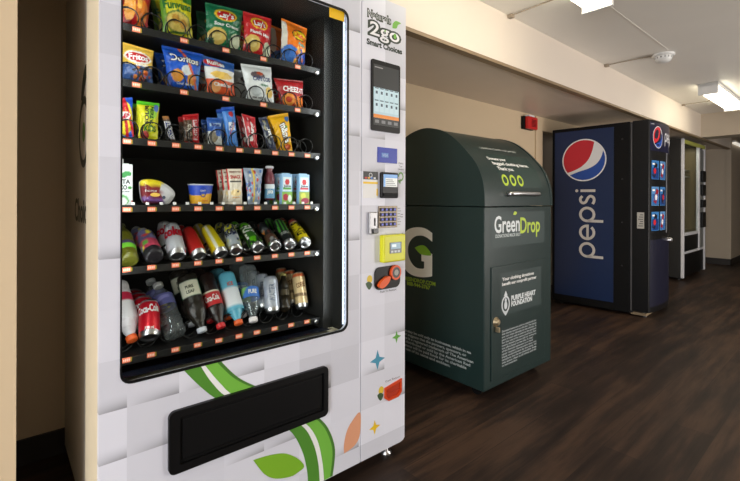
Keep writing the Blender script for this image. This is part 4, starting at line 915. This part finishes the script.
mb.tube(smooth_line(hp, 6), .012, 10); mb.build('handle', M['steel'], lidc)
def PG(a, b_, off): return (a, -off, b_)
def PGS(a, b_, off): return (-off, GDp - a, b_)     # left side seen from the machine; a runs towards the front
mb = MB(); mb.prism(PG, [[(.06, .80), (.62, .80), (.62, .99), (.06, .99)]], .0005, None, rgb(32, 54, 52))
mb.text(PG, 'Green', .215, .925, .088, .001, rgb(226, 232, 234), w=.25, bold=.02); mb.text(PG, 'Drop', .455, .912, .088, .001, LIM, w=.22, bold=.02)
mb.prism(PG, [smooth_line([(.27, .975), (.285, .992), (.31, .985), (.295, .972), (.27, .975)])], .0012, None, LIM)
mb.text(PG, 'DONATIONS MADE EASY', .225, .862, .018, .001, rgb(200, 210, 210), w=.25, bold=.02)
mb.build('brand_logo', M['ink'], gb)
mb = MB(); mb.box(.058, .618, -.006, .0, .10, .70, b=.002); gd = mb.build('access_door', M['green'], gb)
def PD(a, b_, off): return (a, -.006 - off, b_)
mb = MB(); mb.prism(PD, [[(.14, .43), (.57, .43), (.57, .66), (.14, .66)]], .0004, None, rgb(30, 52, 50))
mb.text(PD, 'Your clothing donations', .155, .627, .017, .001, WH, w=.33, ax=1, bold=.03)
mb.text(PD, 'benefit our nonprofit partner', .155, .600, .017, .001, WH, w=.36, ax=1, bold=.03)
mb.prism(PD, [ell(.190, .487, .040, .048, 30), ell(.190, .487, .030, .037, 30)], .001, None, rgb(216, 222, 226))
mb.prism(PD, [ell(.190, .482, .015, .022, 20)], .001, None, rgb(216, 222, 226)); mb.prism(PD, [ell(.190, .510, .010, .011, 20)], .001, None, rgb(216, 222, 226))
mb.prism(PD, [[(.172, .534), (.208, .534), (.198, .550), (.190, .562), (.182, .550)]], .001, None, rgb(216, 222, 226)); mb.prism(PD, [[(.165, .447), (.215, .447), (.19, .425)]], .001, None, rgb(216, 222, 226))
mb.text(PD, 'PURPLE HEART', .245, .512, .026, .001, rgb(222, 228, 230), w=.26, ax=1, bold=.05)
mb.text(PD, 'FOUNDATION', .245, .480, .026, .001, rgb(222, 228, 230), w=.22, ax=1, bold=.05)
para = ['Donated items are sold to raise funds for', 'the charity named on this bin. The items', 'are not given directly to the charity. A', 'part of each sale is paid to the partner', 'for the use of its name and logo. For', 'more details please call or write to', 'the office listed on the side. A copy', 'of the financial statement is on hand', 'upon request. Registration does not', 'imply endorsement by the state. All', 'donations may be tax deductible. Keep', 'this space clear at all times and do', 'not leave loose items']
for i, t in enumerate(para): mb.text(PD, t, .155, .345 - i * .0155, .0098, .001, rgb(196, 204, 206), w=(.36 - (.04 if i in (6, 7) else 0)) * (.42 if i == 12 else 1), ax=1, bold=.02)
mb.build('door_lettering', M['ink'], gd)
mb = MB(); mb.lathe((.098, -.006, .408), (.098, -.03, .408), [(.026, 0, W1), (.026, .004, W1), (.016, .007, W1), (.016, .018, W1), (.010, .020, W1)], 20); mb.box(.091, .105, -.03, -.006, .355, .382, b=.003); mb.build('lock', mat('brass_lock', rgb(176, 160, 130), .35, .8), gd)
mb = MB(); Wc = rgb(232, 230, 220)
gc = (.345, .747)                                   # big letter on the side
def gl(): # G outline built from an arc and a bar
    ro, ri, ky = .155, .102, 1.0
    out = ell(gc[0] - .0, gc[1], ro, .14, 40, math.radians(52), math.radians(308)); inn = ell(gc[0], gc[1], ri, .092, 40, math.radians(52), math.radians(308))
    return out
mb.prism(PGS, [smooth_line([(.485, .862), (.43, .886), (.36, .890), (.285, .870), (.235, .82), (.215, .75), (.225, .68), (.265, .625), (.32, .598), (.39, .594), (.45, .602), (.485, .612)], 4) + [(.485, .612), (.485, .742), (.40, .742), (.40, .690), (.422, .690), (.422, .650)] + smooth_line([(.41, .646), (.365, .645), (.325, .665), (.295, .705), (.288, .755), (.305, .80), (.345, .832), (.395, .842), (.44, .835), (.485, .812)], 4)], .0006, None, Wc)
mb.prism(PGS, [smooth_line([(.345, .765), (.38, .780), (.42, .785), (.455, .765), (.478, .735), (.45, .728), (.40, .730), (.37, .745), (.345, .765)])], .0009, None, rgb(128, 180, 40))
mb.build('side_logo', M['ink'], gb); mb = MB()
mb.text(PGS, 'GREENDROP.COM', .375, .570, .022, .0006, rgb(140, 170, 40), w=.27, bold=.03); mb.text(PGS, '888-944-3767', .375, .542, .022, .0006, rgb(140, 170, 40), w=.19, bold=.03)
mb.build('contact_lettering', M['ink'], gb); mb = MB()
side = ['Donated items may be sold only to businesses, which in no', 'way implies or suggests that the partners, sponsors, or', 'logo and name is a registered trademark of The American', 'that are not distributed or sold by the American Red', 'Cross. Donations will be paid funds for its charitable', 'uses for the use of its name and emblem.']
for i, t in enumerate(side): mb.text(PGS, t, .12, .252 - i * .0225, .0145, .0006, rgb(165, 172, 170), w=[.64, .61, .655, .635, .61, .50][i], ax=1, bold=.03, rot=-.015)
mb.build('side_lettering', M['ink'], gb)
for x in (.07, GW_ - .07):
    for y in (.09, GDp - .09):
        mb = MB(); mb.lathe((x - .012, y, .030), (x + .012, y, .030), [(.028, 0, W1), (.030, .004, W1), (.030, .02, W1), (.028, .024, W1)], 20); mb.box(x - .02, x + .02, y - .02, y + .02, .05, .06); mb.build('caster', M['matte_black'], gb)

# ---------------------------------------------------------------- Pepsi machine
PF = Frame(4.4047, 1.313, 2.1)
pm = root('cola_vending_machine', 'tall dark cola vending machine with blue side panel and round red, white and blue logo', 'vending machine', (PF.x, PF.y, 0), PF.a)
PWd, PT, PDp = .67, 1.775, .84
mb = MB(); mb.box(.004, PWd, .122, PDp, .022, PT, b=.006); mb.build('cabinet', M['matte_black'], pm)
mb = MB(); mb.box(.012, PWd - .01, .10, .125, .03, PT - .008); mb.build('door_hinge_strip', M['dsteel'], pm)
mb = MB(); mb.box(.0, .004, .105, .113, .05, PT - .02); tag(mb.build('door_gasket', mat('grey_gasket', rgb(96, 96, 98), .5), pm), 'grey strip between door and cabinet')
BL = .045
def bul(x): return -.028 - BL * (1 - (2 * x / PWd - 1) ** 2) ** .8 if 0 <= x <= PWd else -.028
xs = [PWd * (.5 - .5 * math.cos(PI * i / 24)) for i in range(25)]
outl = [(0, .1)] + [(x, bul(x)) for x in xs] + [(PWd, .1)]
mb = MB(); n = len(outl)
mb.add([(x, y, .05) for x, y in outl] + [(x, y, PT) for x, y in outl], [(i, (i + 1) % n, n + (i + 1) % n, n + i) for i in range(n)] + [list(range(n)), list(range(n, 2 * n))])
pd = mb.build('door', M['black'], pm)
def PP(a, b_, off): return (a, bul(a) - off, b_)
def PPS(a, b_, off): return (.004 - off, PDp - a, b_)  # left side panel, a runs towards the front
mb = MB(); grid_patch(mb, PP, .012, PWd - .012, 1.50, 1.755, .001, rgb(10, 16, 50), 24, 4)
def globe(mb, Sf, cx, cz, r, off, RED_=rgb(218, 28, 48), BL_=rgb(20, 74, 170)):
    E_ = lambda p: [(cx + x * r, cz + z * r) for x, z in p]
    circ = [(math.cos(a * PI / 24), math.sin(a * PI / 24)) for a in range(48)]
    mb.prism(Sf, [E_([(x * 1.06, z * 1.06) for x, z in circ])], off, None, rgb(240, 240, 240))
    # red upper wave
    def arc(a0, a1, k=16): return [(math.cos(math.radians(a0 + (a1 - a0) * i / k)), math.sin(math.radians(a0 + (a1 - a0) * i / k))) for i in range(k + 1)]
    red = arc(60, 218) + smooth_line([(-.788, -.616), (-.45, -.50), (-.10, -.32), (.22, .0), (.40, .42), (.5, .866)], 5)[1:]
    blue = arc(228, 385) + smooth_line([(.906, .423), (.82, .10), (.60, -.22), (.22, -.44), (-.25, -.58), (-.669, -.743)], 5)[1:]
    mb.prism(Sf, [E_(red)], off + .0005, None, RED_); mb.prism(Sf, [E_(blue)], off + .0005, None, BL_)
globe(mb, PP, .155, 1.626, .094, .0016)
def pepsi(mb, Sf, ox, oz, k, off, col, rot=0, ax0=0):
    w = .17; R = .42; cr, sr = math.cos(rot), math.sin(rot)
    def T(p): return [(ox + (x * cr - z * sr) * k, oz + (x * sr + z * cr) * k) for x, z in p]
    x = 0; out = []
    def ring(cx, a0, a1, q=22): return [(cx + (R) * math.cos(math.radians(a0 + (a1 - a0) * i / q)), .5 + R * math.sin(math.radians(a0 + (a1 - a0) * i / q))) for i in range(q + 1)]
    for ch in 'pepsi':
        if ch == 'p':
            out.append(stroke([(x + .085, -.48), (x + .085, .5)], w)); out.append(stroke(ring(x + .085 + R, 180, -175, 30), w)); x += 2 * R + .085 + .22
        elif ch == 'e':
            out.append(stroke(ring(x + .085 + R, -38, -360, 30)[:31], w)); out.append(stroke([(x + .1, .47), (x + .085 + 2 * R + .085, .47)], w * .9)); x += 2 * R + .085 + .24
        elif ch == 's':
            out.append(stroke(smooth_line([(x + .55, .80), (x + .40, .92), (x + .20, .90), (x + .10, .75), (x + .18, .58), (x + .42, .46), (x + .55, .30), (x + .46, .12), (x + .26, .07), (x + .04, .16)], 4), w)); x += .60 + .22
        elif ch == 'i':
            out.append(stroke([(x + .085, 0), (x + .085, .92)], w)); out.append(ell(x + .085, 1.16, .10, .10, 14)); x += .3
    for p in out: mb.prism(Sf, [T([(a - x / 2, b_) for a, b_ in p])], off, None, col)
    return x
pepsi(mb, PP, .52, 1.60, .085, .0016, rgb(230, 230, 232))
mb.text(PP, 'pepsi', .05, 1.742, .012, .0016, WH, w=.05)
mb.build('lit_header', M['backlit'], pd)
for r_, zc in enumerate((1.328, 1.092, .866)):
    for c_, (x0, x1) in enumerate(((.030, .165), (.19, .34))):
        mb = MB(); cb = [(rgb(60, 120, 180), rgb(30, 60, 120)), (rgb(90, 140, 190), rgb(50, 100, 160))][(r_ + c_) % 2]
        grid_patch(mb, PP, x0, x1, zc - .085, zc + .085, .004, cb[0], 5, 2); grid_patch(mb, PP, x0 + .01, x1 - .01, zc - .08, zc + .02, .0044, cb[1], 5, 2)
        xm = (x0 + x1) / 2 + .012 * (1 if r_ % 2 else -1)
        mb.prism(PP, [stroke([(xm - .028, zc - .06), (xm + .025, zc + .06)], .05)], .005, None, [rgb(30, 26, 40), rgb(150, 30, 40)][(r_ + c_) % 2])
        mb.prism(PP, [ell(xm - .005, zc - .01, .022, .026, 20)], .0055, None, [rgb(206, 40, 48), rgb(230, 230, 232)][(r_ + c_) % 2])
        mb.prism(PP, [[(x0 + .01, zc + .045), (x0 + .05, zc + .045), (x0 + .05, zc + .06), (x0 + .01, zc + .06)]], .0055, None, WH)
        mb.build('selection_button', M['backlit'], pd)
mb = MB(); grid_patch(mb, PP, .012, PWd - .012, .10, .70, .0012, rgb(10, 12, 38), 24, 3); mb.build('lower_panel', M['ink'], pd)
mb = MB(); mb.box(.385, .40, bul(.39) - .006, bul(.39) + .01, .75, 1.50, b=.002); mb.build('silver_trim', mat('dull_trim', rgb(120, 120, 124), .5), pd)
mb = MB(); mb.lathe((.44, bul(.44), .68), (.44, bul(.44) - .045, .68), [(.022, 0, W1), (.022, .03, W1), (.014, .045, W1)], 18); mb.build('lock', M['steel'], pd)
mb = MB(); mb.box(-.0012, 0, .006, .062, .80, .945, rgb(196, 194, 186)); 
for i in range(6): mb.box(-.0016, -.0012, .014, .054 - (i % 3) * .008, .82 + i * .02, .827 + i * .02, rgb(90, 90, 90))
tag(mb.build('paper_label', M['ink'], pd), 'small white paper label')
mb = MB(); mb.box(.0, .004, .258, .812, .095, 1.742, b=.001); bpn = mb.build('side_sign', mat('deep_blue_vinyl', rgb(8, 38, 82), .42, noise=.05), pm)
mb = MB(); globe(mb, PPS, PDp - .527, 1.447, .196, .0052, rgb(208, 36, 52), rgb(30, 78, 168))
pepsi(mb, lambda a, b_, off: PPS(a, b_, off), PDp - .418, .835, .150, .0052, rgb(216, 212, 206), PI / 2)
mb.build('sign_print', M['ink'], bpn)
for z in (.45, .85, 1.25, 1.62):
    mb = MB(); mb.lathe((.004, .185, z), (-.002, .185, z), [(.008, 0, W1), (.006, .004, W1)], 10); mb.build('rivet', M['dsteel'], pm)
mb = MB(); mb.box(.003, .0038, .70, .76, .60, .628); mb.build('vent_cutout', M['matte_black'], pm)
mb = MB(); mb.box(.03, .4, -.005, .12, .012, .035); tag(mb.build('base_rail', mat('pale_wood', rgb(150, 130, 100), .6), pm), 'pale rail under the door')
for x in (.06, PWd - .06):
    for y in (.02, PDp - .08):
        mb = MB(); mb.lathe((x, y, 0), (x, y, .05), [(.022, 0, W1), (.022, .01, W1), (.011, .014, W1), (.011, .045, W1)], 14); mb.build('levelling_foot', M['dsteel'], pm)

# ---------------------------------------------------------------- far glass-front machine
QF = (6.83, 1.61)
fm = root('glass_front_vending_machine', 'black vending machine with silver frame and empty glass window at the far end', 'vending machine', (QF[0], QF[1], 0), 0)
QW, QT = 1.16, 1.865
mb = MB(); mb.box(0, .02, .01, .58, .03, QT); mb.box(QW - .02, QW, .01, .58, .03, QT); mb.box(.02, QW - .02, .56, .58, .03, QT); mb.box(.02, QW - .02, .02, .56, QT - .05, QT); mb.box(.02, QW - .02, .02, .56, .03, .1); mb.box(.84, .86, .02, .56, .1, QT - .05)
mb.build('cabinet', M['cab'], fm)
mb = MB(); mb.box(.0, .045, -.02, .02, .03, QT, b=.004); mb.box(.80, .85, -.02, .02, .34, QT, b=.004); mb.box(QW - .05, QW, -.02, .02, .03, QT, b=.004); mb.box(.045, .80, -.012, .02, .58, .62); mb.box(.045, QW - .05, -.014, .02, .34, .37)
mb.build('silver_frame', M['silver'], fm)
mb = MB(); mb.box(.045, QW - .05, -.024, .0, QT - .06, QT - .012); mb.build('header_strip', mat('yellow_green_strip', rgb(200, 204, 100), .4), fm)
mb = MB(); mb.box(.045, QW - .05, -.006, .01, .04, .34); mb.box(.045, .80, -.008, .01, .37, .58); mb.build('lower_panel', M['black'], fm)
mb = MB(); mb.box(.02, .84, .54, .56, .62, QT - .05); mb.box(.02, .84, .03, .54, .60, .62); mb.box(.832, .839, .03, .54, .62, QT - .05); mb.build('interior', M['olive'], fm)
ll = area('cabinet_fill_light', (0, 0, 0), (0, 0, -1), .6, .04, 1.1, (1, .92, .75)); ll.parent = fm; ll.location = (.43, .10, QT - .065); ll.rotation_euler = (0, 0, 0)  # fill added to lift the olive interior, no lamp of the machine's own
for z in (1.38, 1.47):
    mb = MB(); mb.box(.03, .83, .10, .5, z, z + .02); mb.build('shelf', M['steel'], fm)
MB().box(.045, .80, -.004, .0, .62, QT - .075).build('window_pane', M['glass'], fm)
mb = MB(); mb.box(.85, QW - .05, -.008, .01, .37, QT - .075); cp = mb.build('control_panel', mat('grey_panel', rgb(150, 152, 150), .4, .4), fm)
for z0, z1 in ((1.32, 1.48), (1.12, 1.28), (.95, 1.06), (.66, .88)):
    mb = MB(); mb.box(.90, 1.10, -.04, -.006, z0, z1, b=.006); mb.build('payment_unit', M['black'], cp)
for x in (.06, QW - .06):
    for y in (.05, .5):
        mb = MB(); mb.lathe((x, y, 0), (x, y, .05), [(.022, 0, W1), (.022, .01, W1), (.011, .014, W1), (.011, .045, W1)], 14); mb.build('levelling_foot', M['dsteel'], fm)
